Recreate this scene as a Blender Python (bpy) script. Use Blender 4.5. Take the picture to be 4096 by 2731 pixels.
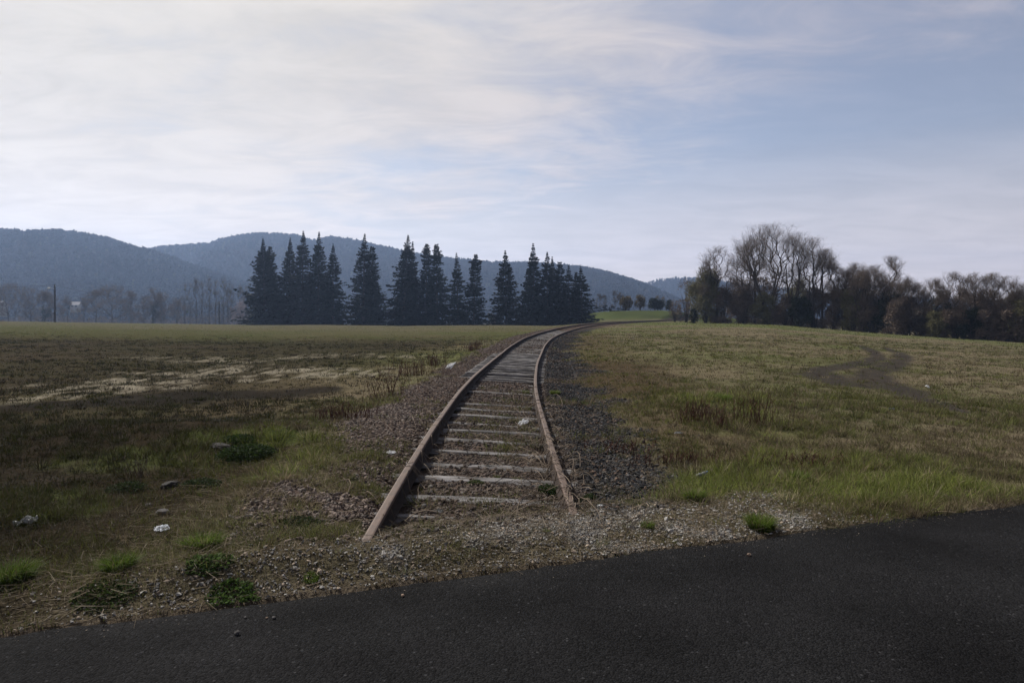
import bpy, math, random
import numpy as np
from mathutils import Vector

for o in list(bpy.data.objects):
    bpy.data.objects.remove(o, do_unlink=True)
SC = bpy.context.scene
COL = SC.collection
R = math.radians
CAM = 1.65                      # eye height above the asphalt
F = 2731.0                      # 24 mm lens, in pixels of the 4096 wide photograph
HY = 1268.0                     # eye level in the photograph

# ------------------------------------------------------------------ camera
cd = bpy.data.cameras.new('camera')
cd.lens = 24.0; cd.sensor_width = 36.0
cd.shift_y = -(1365.5 - HY) / 4096.0
cd.clip_start = 0.05; cd.clip_end = 9000
cam = bpy.data.objects.new('camera', cd); COL.objects.link(cam)
cam.location = (0, 0, CAM); cam.rotation_euler = (R(90), 0, 0)
SC.camera = cam

# ------------------------------------------------------------------ light
SUN_AZ, SUN_EL = R(-40), R(44)          # azimuth from +Y, negative = left
SUN_STRENGTH, SKY_STRENGTH = 5.0, 0.058
sd = Vector((math.sin(SUN_AZ)*math.cos(SUN_EL), math.cos(SUN_AZ)*math.cos(SUN_EL), math.sin(SUN_EL)))
sl = bpy.data.lights.new('sun', 'SUN'); sl.energy = SUN_STRENGTH; sl.angle = R(1.0); sl.color = (1, .95, .87)
so = bpy.data.objects.new('sun', sl); COL.objects.link(so)
so.location = (0, 0, 60); so.rotation_euler = (-sd).to_track_quat('-Z', 'Y').to_euler()

W = bpy.data.worlds.new('World'); SC.world = W; W.use_nodes = True
nt = W.node_tree; nt.nodes.clear()
def N(t, tree=None, **kw):
    n = (tree or nt).nodes.new(t)
    for k, v in kw.items(): setattr(n, k, v)
    return n
def LK(a, b, tree=None): (tree or nt).links.new(a, b)
def mathn(op, a, b=None, tree=None, clamp=False):
    tree = tree or nt
    n = N('ShaderNodeMath', tree, operation=op, use_clamp=clamp)
    for i, v in enumerate((a, b)):
        if v is None: continue
        if isinstance(v, (int, float)): n.inputs[i].default_value = v
        else: LK(v, n.inputs[i], tree)
    return n.outputs[0]
def mapr(v, a, b, c, d, tree=None, smooth=True):
    tree = tree or nt
    n = N('ShaderNodeMapRange', tree, interpolation_type='SMOOTHSTEP' if smooth else 'LINEAR')
    LK(v, n.inputs['Value'], tree)
    for k, x in zip(('From Min', 'From Max', 'To Min', 'To Max'), (a, b, c, d)): n.inputs[k].default_value = x
    return n.outputs['Result']
sky = N('ShaderNodeTexSky', sky_type='NISHITA', sun_disc=False)
sky.sun_elevation = SUN_EL
sky.sun_rotation = SUN_AZ % (2*math.pi)
sky.altitude = 300; sky.air_density = 1.0; sky.dust_density = 1.3; sky.ozone_density = 2.6
tc = N('ShaderNodeTexCoord')
sep = N('ShaderNodeSeparateXYZ'); LK(tc.outputs['Generated'], sep.inputs[0])
# thin high cloud: a flat layer seen from below
zz = mathn('MAXIMUM', mathn('ADD', sep.outputs['Z'], .10), .02)
cx = mathn('DIVIDE', sep.outputs['X'], zz); cy = mathn('DIVIDE', sep.outputs['Y'], zz)
cmb = N('ShaderNodeCombineXYZ'); LK(cx, cmb.inputs[0]); LK(cy, cmb.inputs[1])
def cloud(scale, detail, rough, dist, rot, stretch, off):
    mp = N('ShaderNodeMapping'); mp.inputs['Rotation'].default_value = (0, 0, R(rot)); mp.inputs['Scale'].default_value = (1, stretch, 1)
    mp.inputs['Location'].default_value = (off, off*.7, 0)
    LK(cmb.outputs[0], mp.inputs[0])
    n = N('ShaderNodeTexNoise'); n.inputs['Scale'].default_value = scale; n.inputs['Detail'].default_value = detail
    n.inputs['Roughness'].default_value = rough; n.inputs['Distortion'].default_value = dist
    LK(mp.outputs[0], n.inputs['Vector']); return n.outputs['Fac']
c1 = cloud(.62, 6, .56, .45, 14, 1.35, 3.1)
c2 = cloud(2.1, 8, .62, .6, 22, 1.7, 7.7)
csum = mathn('ADD', mathn('MULTIPLY', c1, .62), mathn('MULTIPLY', c2, .38))
dp = N('ShaderNodeVectorMath', operation='DOT_PRODUCT'); LK(tc.outputs['Generated'], dp.inputs[0]); dp.inputs[1].default_value = sd
near = mapr(dp.outputs['Value'], .50, .97, 0, 1)                 # angle to the sun
thick = mathn('ADD', mathn('ADD', csum, mathn('MULTIPLY', near, .07)), mapr(sep.outputs['X'], -.60, .30, .19, -.05))   # the veil is thicker to the left
cov = mapr(thick, .37, .72, 0.26, .96)
glow = mathn('ADD', mathn('ADD', mathn('MULTIPLY', near, .085), .362), mapr(sep.outputs['Z'], .0, .34, .19, .0))
low = mapr(sep.outputs['Z'], 0.02, .36, .88, 0.0)               # the thin layer gets deep towards the horizon
cov = mathn('MAXIMUM', cov, low)
glow = mathn('MULTIPLY', glow, mapr(dp.outputs['Value'], -.75, .30, .42, 1.0))       # cloud away from the sun is dim
skym = N('ShaderNodeVectorMath', operation='SCALE'); LK(sky.outputs[0], skym.inputs[0]); skym.inputs['Scale'].default_value = SKY_STRENGTH
cc = N('ShaderNodeCombineColor')
wisp = mapr(c2, .3, .7, .91, 1.08)
glow = mathn('MULTIPLY', glow, wisp)
warm = lambda c, w: mathn('MULTIPLY', glow, mathn('ADD', mathn('MULTIPLY', near, w), c))
LK(warm(1.08, -.04), cc.inputs[0]); LK(warm(.952, .0), cc.inputs[1]); LK(warm(.945, -.125), cc.inputs[2])
mx = N('ShaderNodeMix', data_type='RGBA'); LK(cov, mx.inputs['Factor']); LK(skym.outputs[0], mx.inputs[6]); LK(cc.outputs[0], mx.inputs[7])
bg = N('ShaderNodeBackground'); LK(mx.outputs[2], bg.inputs['Color']); bg.inputs['Strength'].default_value = 1.0
wo = N('ShaderNodeOutputWorld'); LK(bg.outputs[0], wo.inputs[0])

SC.view_settings.view_transform = 'Standard'; SC.view_settings.look = 'None'
SC.view_settings.exposure = 0.7; SC.view_settings.gamma = 1.0; SC.view_settings.use_curve_mapping = False
SC.cycles.max_bounces = 6; SC.cycles.diffuse_bounces = 3; SC.cycles.transmission_bounces = 4; SC.cycles.transparent_max_bounces = 6
SC.cycles.volume_bounces = 0
SC.cycles.use_denoising = True; SC.cycles.denoiser = 'OPENIMAGEDENOISE'; SC.cycles.denoising_input_passes = 'RGB_ALBEDO_NORMAL'

# ------------------------------------------------------------------ noise
def _h(ix, iy, seed):
    a = (ix.astype(np.int64)*374761393 + iy.astype(np.int64)*668265263 + seed*974634777) & 0xffffffff
    a = ((a ^ (a >> 13))*1274126177) & 0xffffffff
    a = a ^ (a >> 16)
    return (a & 0xffffff)/float(0xffffff)
def vnoise(x, y, seed=0):
    x = np.asarray(x, float); y = np.asarray(y, float)
    ix = np.floor(x); iy = np.floor(y); fx = x-ix; fy = y-iy
    fx = fx*fx*(3-2*fx); fy = fy*fy*(3-2*fy)
    a = _h(ix, iy, seed); b = _h(ix+1, iy, seed); c = _h(ix, iy+1, seed); d = _h(ix+1, iy+1, seed)
    return (a*(1-fx)+b*fx)*(1-fy)+(c*(1-fx)+d*fx)*fy
def fbm(x, y, o=4, seed=0):
    s = 0; a = .5; t = 0
    for i in range(o):
        s = s+a*vnoise(x*2**i+17.3*i, y*2**i-9.1*i, seed+i); t += a; a *= .5
    return s/t
def sst(x, a, b):
    t = np.clip((x-a)/(b-a), 0, 1); return t*t*(3-2*t)

# ------------------------------------------------------------------ the lie of the land
KS = np.array([3, 10, 18, 28, 42, 65, 100, 170, 300.])
KC = np.array([.2131, .4669, .5001, .149, .455, .2688, .3686, .3092, .3092])*.01
KZ = np.array([2.3973, .6917, -.3848, 1.5367, .809, .9881, .3134, .30, .10])*.01
CANT, GAUGE = .055, .7525
TS = np.concatenate([np.arange(3.5, 40, .2), np.arange(40, 100, .6), np.arange(100, 260, 1.5)])
_d = np.diff(TS, prepend=TS[0])
TH = -.0232+np.cumsum(np.interp(TS, KS, KC)*_d)
TX = -.2058+np.cumsum(np.sin(TH)*_d); TY = TS[0]+np.cumsum(np.cos(TH)*_d)
TZ = CAM-1.5814+np.cumsum(np.interp(TS, KS, KZ)*_d)               # rail head height at the centre line
def track_at(s, u=0.0, dz=0.0):
    th = np.interp(s, TS, TH)
    return np.stack([np.interp(s, TS, TX)+np.cos(th)*u, np.interp(s, TS, TY)-np.sin(th)*u, np.interp(s, TS, TZ)-CANT*u+dz], -1)
def track_su(x, y):
    x = np.asarray(x, float).ravel(); y = np.asarray(y, float).ravel()
    S = np.empty_like(x); U = np.empty_like(x)
    for i in range(0, len(x), 20000):
        X = x[i:i+20000, None]; Y = y[i:i+20000, None]
        j = ((X-TX)**2+(Y-TY)**2).argmin(1)
        dx = X[:, 0]-TX[j]; dy = Y[:, 0]-TY[j]
        S[i:i+20000] = TS[j]+dx*np.sin(TH[j])+dy*np.cos(TH[j]); U[i:i+20000] = dx*np.cos(TH[j])-dy*np.sin(TH[j])
    return S, U
# skyline of the meadow by direction: photo x, photo y, distance, drop behind it
CR = np.array([(-1500, 1283, 130, 3), (0, 1285, 150, 3), (600, 1294, 155, 3.2), (1000, 1299, 155, 3), (1300, 1297, 155, 3), (1600, 1302, 150, 2.5), (2000, 1301, 130, 2.0),
  (2200, 1304, 115, 1.2), (2300, 1298, 95, .8), (2400, 1292, 108, .0), (2550, 1284, 125, .0), (2650, 1282, 140, .0), (2750, 1286, 125, .5), (2900, 1291, 110, 1.5),
  (3100, 1299, 100, 1.8), (3300, 1317, 90, 1.8), (3500, 1334, 82, 1.8), (3800, 1356, 75, 1.8), (4096, 1375, 70, 1.8), (5200, 1430, 55, 1.8)], float)
CA = np.arctan((CR[:, 0]-2048)/F); CRR = CR[:, 2]/np.cos(CA); CRZ = -(CR[:, 1]-HY)*CR[:, 2]/F; CRD = CR[:, 3]
ES, EY0 = .348, 4.45                                               # edge of the asphalt
def edge_d(x, y): return (y-(EY0+ES*x))/math.sqrt(1+ES*ES)
def meadow(x, y):
    a = np.arctan2(x, y); r = np.hypot(x, y)
    rc = np.interp(a, CA, CRR); zc = np.interp(a, CA, CRZ)+CAM; dr = np.interp(a, CA, CRD)
    t = np.clip((r-6)/(rc-6), 0, 1)
    z = .0*(1-t)+zc*t
    z = z-dr*sst(r, rc, rc+45)-2.5*sst(r, 200, 420)
    back = np.cos(a) < .1
    return np.where(back, 0*z, z)
def mound(x, y):
    return 2.30*sst(y, 141, 166)*sst(x+.12*(y-160), 15.5, 25.5)*(1-sst(x, 52, 66))*(1-sst(y, 195, 230))
def ground(x, y, full=False):
    x = np.asarray(x, float); y = np.asarray(y, float); sh = x.shape
    x = x.ravel(); y = y.ravel()
    g = meadow(x, y)+mound(x, y)
    r = np.hypot(x, y)
    g = g+(fbm(x*.35, y*.35, 3, 5)-.5)*.16*sst(r, 5, 12)*(1-sst(r, 60, 140))+(fbm(x*1.7, y*1.7, 3, 9)-.5)*.07*(1-sst(r, 14, 40))
    # low bank of spoil left of the verge
    g = g+.22*np.exp(-((x+3.7)**2/4.5+(y-9.2)**2/1.6))+.13*np.exp(-((x+2.75)**2/.25+(y-8.8)**2/.2))
    s, u = track_su(x, y)
    rz = np.interp(s, TS, TZ)-CANT*np.clip(u, -1.7, 1.7)
    bare = sst(s, 17.2, 18.2)*(1-sst(s, 27.5, 29.5))                   # stretch where the ballast is washed out
    au = np.abs(u)
    bed = rz-.165-.016-.09*bare*(au < 1.9)
    bed = bed+.055*sst(au, .85, 1.05)*(1-bare)+.15*sst(u, .85, 1.1)*bare+.03*(fbm(x*2.5, y*2.5, 2, 3)-.5)
    bed = bed-.05*np.exp(-((au-.75)/.12)**2)
    wl = np.where(u < 0, sst(au, 1.45, 3.0), sst(au, 1.6, 3.4))
    tr = bed*(1-wl)+g*wl
    tr = tr+.06*np.exp(-((u+1.9)/.5)**2)*(vnoise(s*.6, s*0, 4))
    d = edge_d(x, y)
    verge = .012+np.clip(.120-.045*(x+1), .02, .15)*sst(d, .02, .40)*np.exp(-(np.maximum(np.abs(x+.25)-1.0, 0)/1.6)**2)+(fbm(x*5, y*5, 3, 12)-.5)*.03*sst(d, .02, .3)
    b = sst(y-(5.22+.50*x), -.05, .8)                             # where the track comes out of the gravel
    inn = 1-sst(np.abs(u), 2.4, 4.2)
    w = np.where(s > 3.0, 1, 0)*(1-(1-b)*inn)
    z = tr*w+np.maximum(verge, 0)*(1-w)
    z = z*sst(d, .0, .5)+np.maximum(verge, .008)*(1-sst(d, .0, .5))
    z = np.where(d < .0, -.02-.03*sst(-d, 0, .3), z)
    z = np.where(d < -8.6, .0, z)
    if full: return z.reshape(sh), s.reshape(sh), u.reshape(sh), d.reshape(sh)
    return z.reshape(sh)
_YS = np.concatenate([np.arange(2.2, 30, .03), np.arange(30, 260, .25)])
def at(px, py):
    """where the sight line through a spot of the photograph meets the ground"""
    t = (px-2048)/F; z = CAM-(py-HY)/F*_YS
    h = ground(t*_YS, _YS); k = np.argmax(h >= z)
    y = _YS[k] if (h >= z).any() else _YS[-1]
    return np.array([t*y, y, ground(np.array([t*y]), np.array([y]))[0]])
def ray(px, Y): return (px-2048)/F*Y
def up(py, Y): return CAM-(py-HY)/F*Y
def gz(x, y): return float(ground(np.array([x]), np.array([y]))[0])

# ------------------------------------------------------------------ mesh + object helpers
TONE = .645
def mesh(name, V, faces, mats, col=None, midx=None, smooth=False):
    """faces: list of int arrays, each (n,3) or (n,4)"""
    me = bpy.data.meshes.new(name); V = np.ascontiguousarray(V, np.float32)
    faces = [np.asarray(f, np.int32) for f in faces if len(f)]
    nl = sum(f.size for f in faces); npoly = sum(len(f) for f in faces)
    me.vertices.add(len(V)); me.vertices.foreach_set('co', V.ravel())
    me.loops.add(nl); me.loops.foreach_set('vertex_index', np.concatenate([f.ravel() for f in faces]))
    tot = np.concatenate([np.full(len(f), f.shape[1], np.int32) for f in faces])
    me.polygons.add(npoly); me.polygons.foreach_set('loop_start', (np.cumsum(tot)-tot).astype(np.int32))
    if midx is not None: me.polygons.foreach_set('material_index', np.asarray(midx, np.int32))
    me.polygons.foreach_set('use_smooth', np.full(npoly, smooth))
    for m in (mats if isinstance(mats, (list, tuple)) else [mats]): me.materials.append(m)
    me.update(calc_edges=True)
    if col is not None:
        col = np.asarray(col)*TONE
        c = np.ones((len(V), 4), np.float32); c[:, :3] = col
        a = me.color_attributes.new('Col', 'FLOAT_COLOR', 'POINT'); a.data.foreach_set('color', c.ravel())
    return me
def link(name, me, parent=None):
    o = bpy.data.objects.new(name, me); COL.objects.link(o)
    if parent: o.parent = parent
    return o
def tag(o, label=None, cat=None, group=None, kind=None):
    if label: o['label'] = label
    if cat: o['category'] = cat
    if group: o['group'] = group
    if kind: o['kind'] = kind
    return o
def thing(name, label, cat, loc, rz=0, group=None):
    o = bpy.data.objects.new(name, None); COL.objects.link(o); o.empty_display_size = .2
    o.location = loc; o.rotation_euler = (0, 0, rz)
    return tag(o, label, cat, group)

# ------------------------------------------------------------------ materials
def mat(name, base=(.2, .2, .2), rough=.8, attr=False, noise=None, bump=None, translucent=0, spec=.12, coords='Object'):
    """noise: list of (scale, lo, hi) multiplied into the colour; bump: (scale, strength, distance)"""
    m = bpy.data.materials.new(name); m.use_nodes = True; t = m.node_tree; t.nodes.clear()
    out = N('ShaderNodeOutputMaterial', t); b = N('ShaderNodeBsdfPrincipled', t)
    b.inputs['Roughness'].default_value = rough; b.inputs['Specular IOR Level'].default_value = spec
    tcn = N('ShaderNodeTexCoord', t); vec = tcn.outputs[coords]
    if attr:
        a = N('ShaderNodeVertexColor', t); a.layer_name = 'Col'; c = a.outputs['Color']
    else:
        rg = N('ShaderNodeRGB', t); rg.outputs[0].default_value = (*[v*TONE if max(base) < .6 else v for v in base], 1); c = rg.outputs[0]
    for (s, lo, hi) in (noise or []):
        n = N('ShaderNodeTexNoise', t); n.inputs['Scale'].default_value = s; n.inputs['Detail'].default_value = 5; n.inputs['Roughness'].default_value = .65
        LK(vec, n.inputs['Vector'], t)
        f = mapr(n.outputs['Fac'], .28, .72, lo, hi, t, False)
        v = N('ShaderNodeVectorMath', t, operation='SCALE'); LK(c, v.inputs[0], t); LK(f, v.inputs['Scale'], t); c = v.outputs[0]
    LK(c, b.inputs['Base Color'], t)
    if bump:
        n = N('ShaderNodeTexNoise', t); n.inputs['Scale'].default_value = bump[0]; n.inputs['Detail'].default_value = 6
        LK(vec, n.inputs['Vector'], t)
        bp = N('ShaderNodeBump', t); bp.inputs['Strength'].default_value = bump[1]; bp.inputs['Distance'].default_value = bump[2]
        LK(n.outputs['Fac'], bp.inputs['Height'], t); LK(bp.outputs[0], b.inputs['Normal'], t)
    sh = b.outputs[0]
    if translucent:
        tr = N('ShaderNodeBsdfTranslucent', t); LK(c, tr.inputs['Color'], t)
        ms = N('ShaderNodeMixShader', t); ms.inputs[0].default_value = translucent
        LK(sh, ms.inputs[1], t); LK(tr.outputs[0], ms.inputs[2], t); sh = ms.outputs[0]
    LK(sh, out.inputs['Surface'], t)
    m['nodes_bsdf'] = b.name
    return m

# ------------------------------------------------------------------ ground colour
GP = {}
def world_pts(L): return np.array([at(px, py)[:2] for px, py in L])
def seg_dist(x, y, P):
    d = np.full(x.shape, 1e9); tt = np.zeros(x.shape)
    for i in range(len(P)-1):
        a, b = P[i], P[i+1]; ab = b-a; L2 = (ab**2).sum()
        t = np.clip(((x-a[0])*ab[0]+(y-a[1])*ab[1])/L2, 0, 1)
        q = np.hypot(x-a[0]-t*ab[0], y-a[1]-t*ab[1]); m = q < d
        d = np.where(m, q, d); tt = np.where(m, (i+t)/(len(P)-1), tt)
    return d, tt
K174 = 4096/2352
def V2(L): return [(a*K174, b*K174) for a, b in L]
PATHS = {
 'soil': (world_pts(V2([(60, 935), (200, 925), (330, 915), (460, 908), (620, 905), (760, 895)])), np.array([.7, 1.0, 1.0, .9, 1.0, .45])),
 'sand': (world_pts(V2([(120, 915), (250, 890), (400, 868), (560, 858), (740, 858), (870, 850)])), np.array([1.0, 1.4, 1.9, 2.3, 2.0, 1.0])),
 'sand2': (world_pts(V2([(330, 822), (420, 825), (560, 832), (760, 815), (960, 820)])), np.array([.8, 1.4, 1.2, 1.2, 1.0])),
 'sand3': (world_pts(V2([(40, 1105), (140, 1090), (260, 1085)])), np.array([.30, .50, .32])),
 'path': (world_pts(V2([(1970, 793), (2009, 810), (2017, 822), (1981, 834), (1923, 843), (1886, 851), (1896, 869), (1942, 884), (2001, 890)])), np.array([.25, .35, .38, .40, .42, .50, .62, .45, .25])),
 'path2': (world_pts(V2([(2032, 799), (2071, 814), (2075, 826), (2044, 840), (2013, 851), (2003, 866), (2036, 884), (2079, 896), (2106, 912), (2157, 927), (2215, 947)])), np.array([.25, .38, .42, .45, .50, .58, .55, .48, .38, .25, .12])),
 'dark': (world_pts(V2([(1350, 830), (1385, 850), (1420, 870), (1440, 900)])), np.array([.9, 1.4, 1.1, .7])),
}
def band(k, x, y, soft=.6, nz=.9):
    P, Wd = PATHS[k]; d, t = seg_dist(x, y, P)
    w = np.interp(t, np.linspace(0, 1, len(Wd)), Wd)
    q = d/w+(fbm(x*1.3, y*1.3, 4, 31)-.5)*nz*1.6
    return 1-sst(q, 1-soft, 1+soft)
def L3(a): return np.array(a)[None, :]
def ground_info(x, y):
    """albedo of the bare surface, how much grass grows, its height, its greenness, kind of stones"""
    x = x.ravel(); y = y.ravel()
    z, s, u, d = ground(x, y, True)
    r = np.hypot(x, y); au = np.abs(u)
    n1 = fbm(x*.16, y*.16, 4, 41); n2 = fbm(x*.9, y*.9, 4, 42); n3 = fbm(x*4, y*4, 3, 43); nf = fbm(x*.045, y*.045, 3, 44)
    left = u < 0
    straw = L3((.140, .116, .078)); brown = L3((.085, .066, .048)); green = L3((.070, .090, .028)); olive = L3((.112, .108, .060))
    m = sst(n1*.5+n2*.5, .36, .62)[:, None]
    c = straw*(1-m)+olive*m
    bm = sst(n2*.45+n3*.3+n1*.25, .50, .60)[:, None]*.65
    c = c*(1-bm)+brown*bm
    gr = sst(nf*.6+n1*.4, .50, .62)[:, None]*.55*sst(r, 12, 40)[:, None]
    c = c*(1-gr)+green*1.15*gr
    grass = .75+.5*(n2-.5); hgt = (.03+.06*n1)*np.where(left, .75, 1); grn = .25+.6*sst(n1*.6+n2*.4, .40, .62)
    # left field: a brown band, green far strips, sand and dark soil
    br = (sst(y, 12, 16)*(1-sst(y, 40+4*n1, 62+10*n1))*left*sst(au, 4, 8))[:, None]*.8
    c = c*(1-br)+L3((.054, .047, .034))*br
    fg = (sst(y, 40, 56)*(1-sst(y, 78, 100))*left*(.5+.5*sst(-x, -5, 40)))[:, None]*.9
    c = c*(1-fg)+L3((.082, .084, .036))*fg
    fb = (sst(y, 85, 100)*left)[:, None]*.6
    c = c*(1-fb)+L3((.105, .100, .055))*fb
    lf = (left*sst(au, 2.5, 5)*(1-.6*sst(y, 40, 80)))[:, None]*.38; c = c*(1-lf)+c*L3((.30, .26, .22))*lf  # left field browner, with lens vignette darkening put into its colour
    for k, a in (('sand', 1), ('sand2', .7), ('sand3', 1)):
        br_ = sst(fbm(x*4.2, y*1.0, 4, 88)*.72+n2*.28, .44, .60) if k != 'sand3' else .75
        w = (band(k, x, y, .6, 1.5)*br_)[:, None]*a*.72*(.55+.75*n3[:, None])*left[:, None]
        c = c*(1-w)+L3((.27, .242, .19))*w; grass = grass*(1-.75*w[:, 0])
    w = band('soil', x, y, .5, 1.1)[:, None]*.85*left[:, None]; c = c*(1-w)+L3((.017, .0155, .015))*w; grass = grass*(1-.85*w[:, 0])
    for k in ('path', 'path2'):
        w = band(k, x, y, .5, .75)[:, None]*(.74+.3*n3[:, None])*(~left)[:, None]; c = c*(1-w)+L3((.040, .035, .034))*w; grass = grass*(1-.9*w[:, 0])
    w = band('dark', x, y, .6, 1.0)[:, None]*.8*(~left)[:, None]; c = c*(1-w)+L3((.040, .030, .022))*w
    # brown fringe right of the ballast
    fr = ((~left)*sst(au, 1.7, 2.4)*(1-sst(au, 3.4, 5.5))*(1-sst(y, 45, 70)))[:, None]*.6
    c = c*(1-fr)+L3((.075, .055, .035))*fr
    # near-left rough ground: brown soil plus vignette darkening put into its colour
    nl = (left*(1-sst(y, 9, 14))*sst(au, 1.8, 2.6))[:, None]*.9; grass = grass*(1-.45*nl[:, 0])
    c = c*(1-nl)+(L3((.022, .017, .0125))*(.7+.9*n3[:, None]))*nl
    # mound
    md = sst(mound(x, y), .15, .6)[:, None]
    c = c*(1-md)+L3((.056, .068, .025))*(.6+.8*n1[:, None])*md
    # lush green patches
    def patch(px, py, rx, ry, s_=1):
        p = at(px*K174, py*K174); e = ((x-p[0])/rx)**2+((y-p[1])/ry)**2+(n2-.5)*2.2+(n3-.5)*.8
        return s_*(1-sst(e, .4, 1.3))
    lush = np.zeros(len(x))
    for a in ((1870, 1130, 1.9, .75), (1690, 1115, .7, .8), (2060, 1120, .9, .45), (1980, 1075, 1.6, .8, .6), (1640, 925, 1.1, 1.5, .6), (1750, 985, .8, .8, .4), (700, 1060, .5, .8, .55), (560, 1015, 1.0, .45, .8), (640, 1090, .4, .4, .5),
              (1275, 905, .4, .55, .8), (980, 900, .7, 1.6, .8), (1140, 800, 2.2, 6, .5), (330, 1060, 1.1, .5, .5), (30, 1160, .8, .5, .7), (1590, 745, 20, 8, .6)):
        lush = np.maximum(lush, patch(*a))
    lw = lush[:, None]*.8
    c = c*(1-lw)+L3((.088, .112, .034))*lw
    grass = grass+.7*lush; hgt = hgt+.042*lush; grn = np.maximum(grn, .35+.62*lush)
    # ballast
    near_ = 1-sst(y, 7.5, 11)
    bl = np.where(left, (1-sst(au+(n2-.5)*1.3+(n3-.5)*.4, 1.75-.25*near_, 2.35-.25*near_))*(1-.85*near_*sst(fbm(x*1.6, y*1.6, 3, 77), .42, .56)*(au > .95)), 1-sst(au+(n2-.5)*2.2+(n3-.5)*.6-.4*sst(y, 10, 20), 1.5, 2.2))*(s > 4)
    pink = L3((.085, .064, .055))*(.6+.8*n3[:, None]); black = L3((.034, .034, .036))*(.7+.6*n3[:, None])
    rb = (sst(u, .8, 1.1)*(1-.55*sst(n2, .5, .65))*(1-sst(y, 60, 90)))[:, None]
    bc = pink*(1-rb)+black*rb
    ea = (L3((.060, .047, .038)))*sst(n2, .5, .62)[:, None]; bc = bc*(1-.55*sst(n2, .5, .62)[:, None])+ea*.55
    bw = bl[:, None]; c = c*(1-bw)+bc*bw
    grass = grass*(1-bl)+bl*.26*sst(n2, .48, .58)
    # gravel verge
    vg = (1-sst(y-(5.15+.5*x)+(n2-.5)*.5, -.15, .35))*sst(d, -.1, .0)*np.exp(-(np.maximum(np.abs(x-.1)-1.9-.0*x, 0)/.7)**2)
    vw = vg[:, None]
    vc = L3((.25, .24, .225))*(.6+.8*n3[:, None]); vb = sst(n2*.7+n3*.3, .42, .56)[:, None]
    vc = vc*(1-vb)+L3((.090, .078, .050))*vb
    c = c*(1-vw)+vc*vw
    grass = grass*(1-vg)+vg*(.16+.45*vb[:, 0]); hgt = hgt*(1-vg)+.016*vg; grn = grn*(1-vg)+(.30)*vg
    bl = bl*(1-vg)
    # dirt along the asphalt
    ed = (1-sst(d, .02, .14))[:, None]*sst(d, -.2, 0)[:, None]*.8
    c = c*(1-ed)+L3((.085, .068, .052))*ed
    grass = np.where(d < .0, 0, grass)
    return dict(z=z, s=s, u=u, d=d, col=np.clip(c, .012, .6), grass=np.clip(grass, 0, 2), dim=1-(left*sst(au, 2, 4)*(.62*(1-sst(y, 42, 56))+.12)*(1-.5*sst(y, 90, 140))), h=hgt, green=np.clip(grn, 0, 1), ballast=bl, verge=vg, dark=rb[:, 0], lush=lush, sand=0)  # dim: vignette darkening of the left side, put into grass and straw colours

# ------------------------------------------------------------------ ground sheet
ang = np.concatenate([np.arange(-180, -60, 5), np.arange(-60, 60, .16), np.arange(60, 180.1, 5)])
rad = np.concatenate([np.geomspace(1.2, 260, 470), np.geomspace(275, 1920, 40)])
A, RR = np.meshgrid(R(1)*ang, rad, indexing='ij')
gx, gy = (np.sin(A)*RR).ravel(), (np.cos(A)*RR).ravel()
gi = ground_info(gx, gy)
na, nr = len(ang), len(rad)
i0 = (np.arange(na-1)[:, None]*nr+np.arange(nr-1)[None, :]).ravel()
gmat = mat('meadow_ground', attr=True, rough=1.0, spec=0, noise=[(9, .72, 1.3), (60, .65, 1.4)], bump=(40, .9, .03))
me = mesh('ground', np.stack([gx, gy, gi['z']], 1), [np.stack([i0, i0+1, i0+nr+1, i0+nr], 1)], gmat, gi['col'], smooth=True)
tag(link('ground', me), kind='structure')

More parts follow.
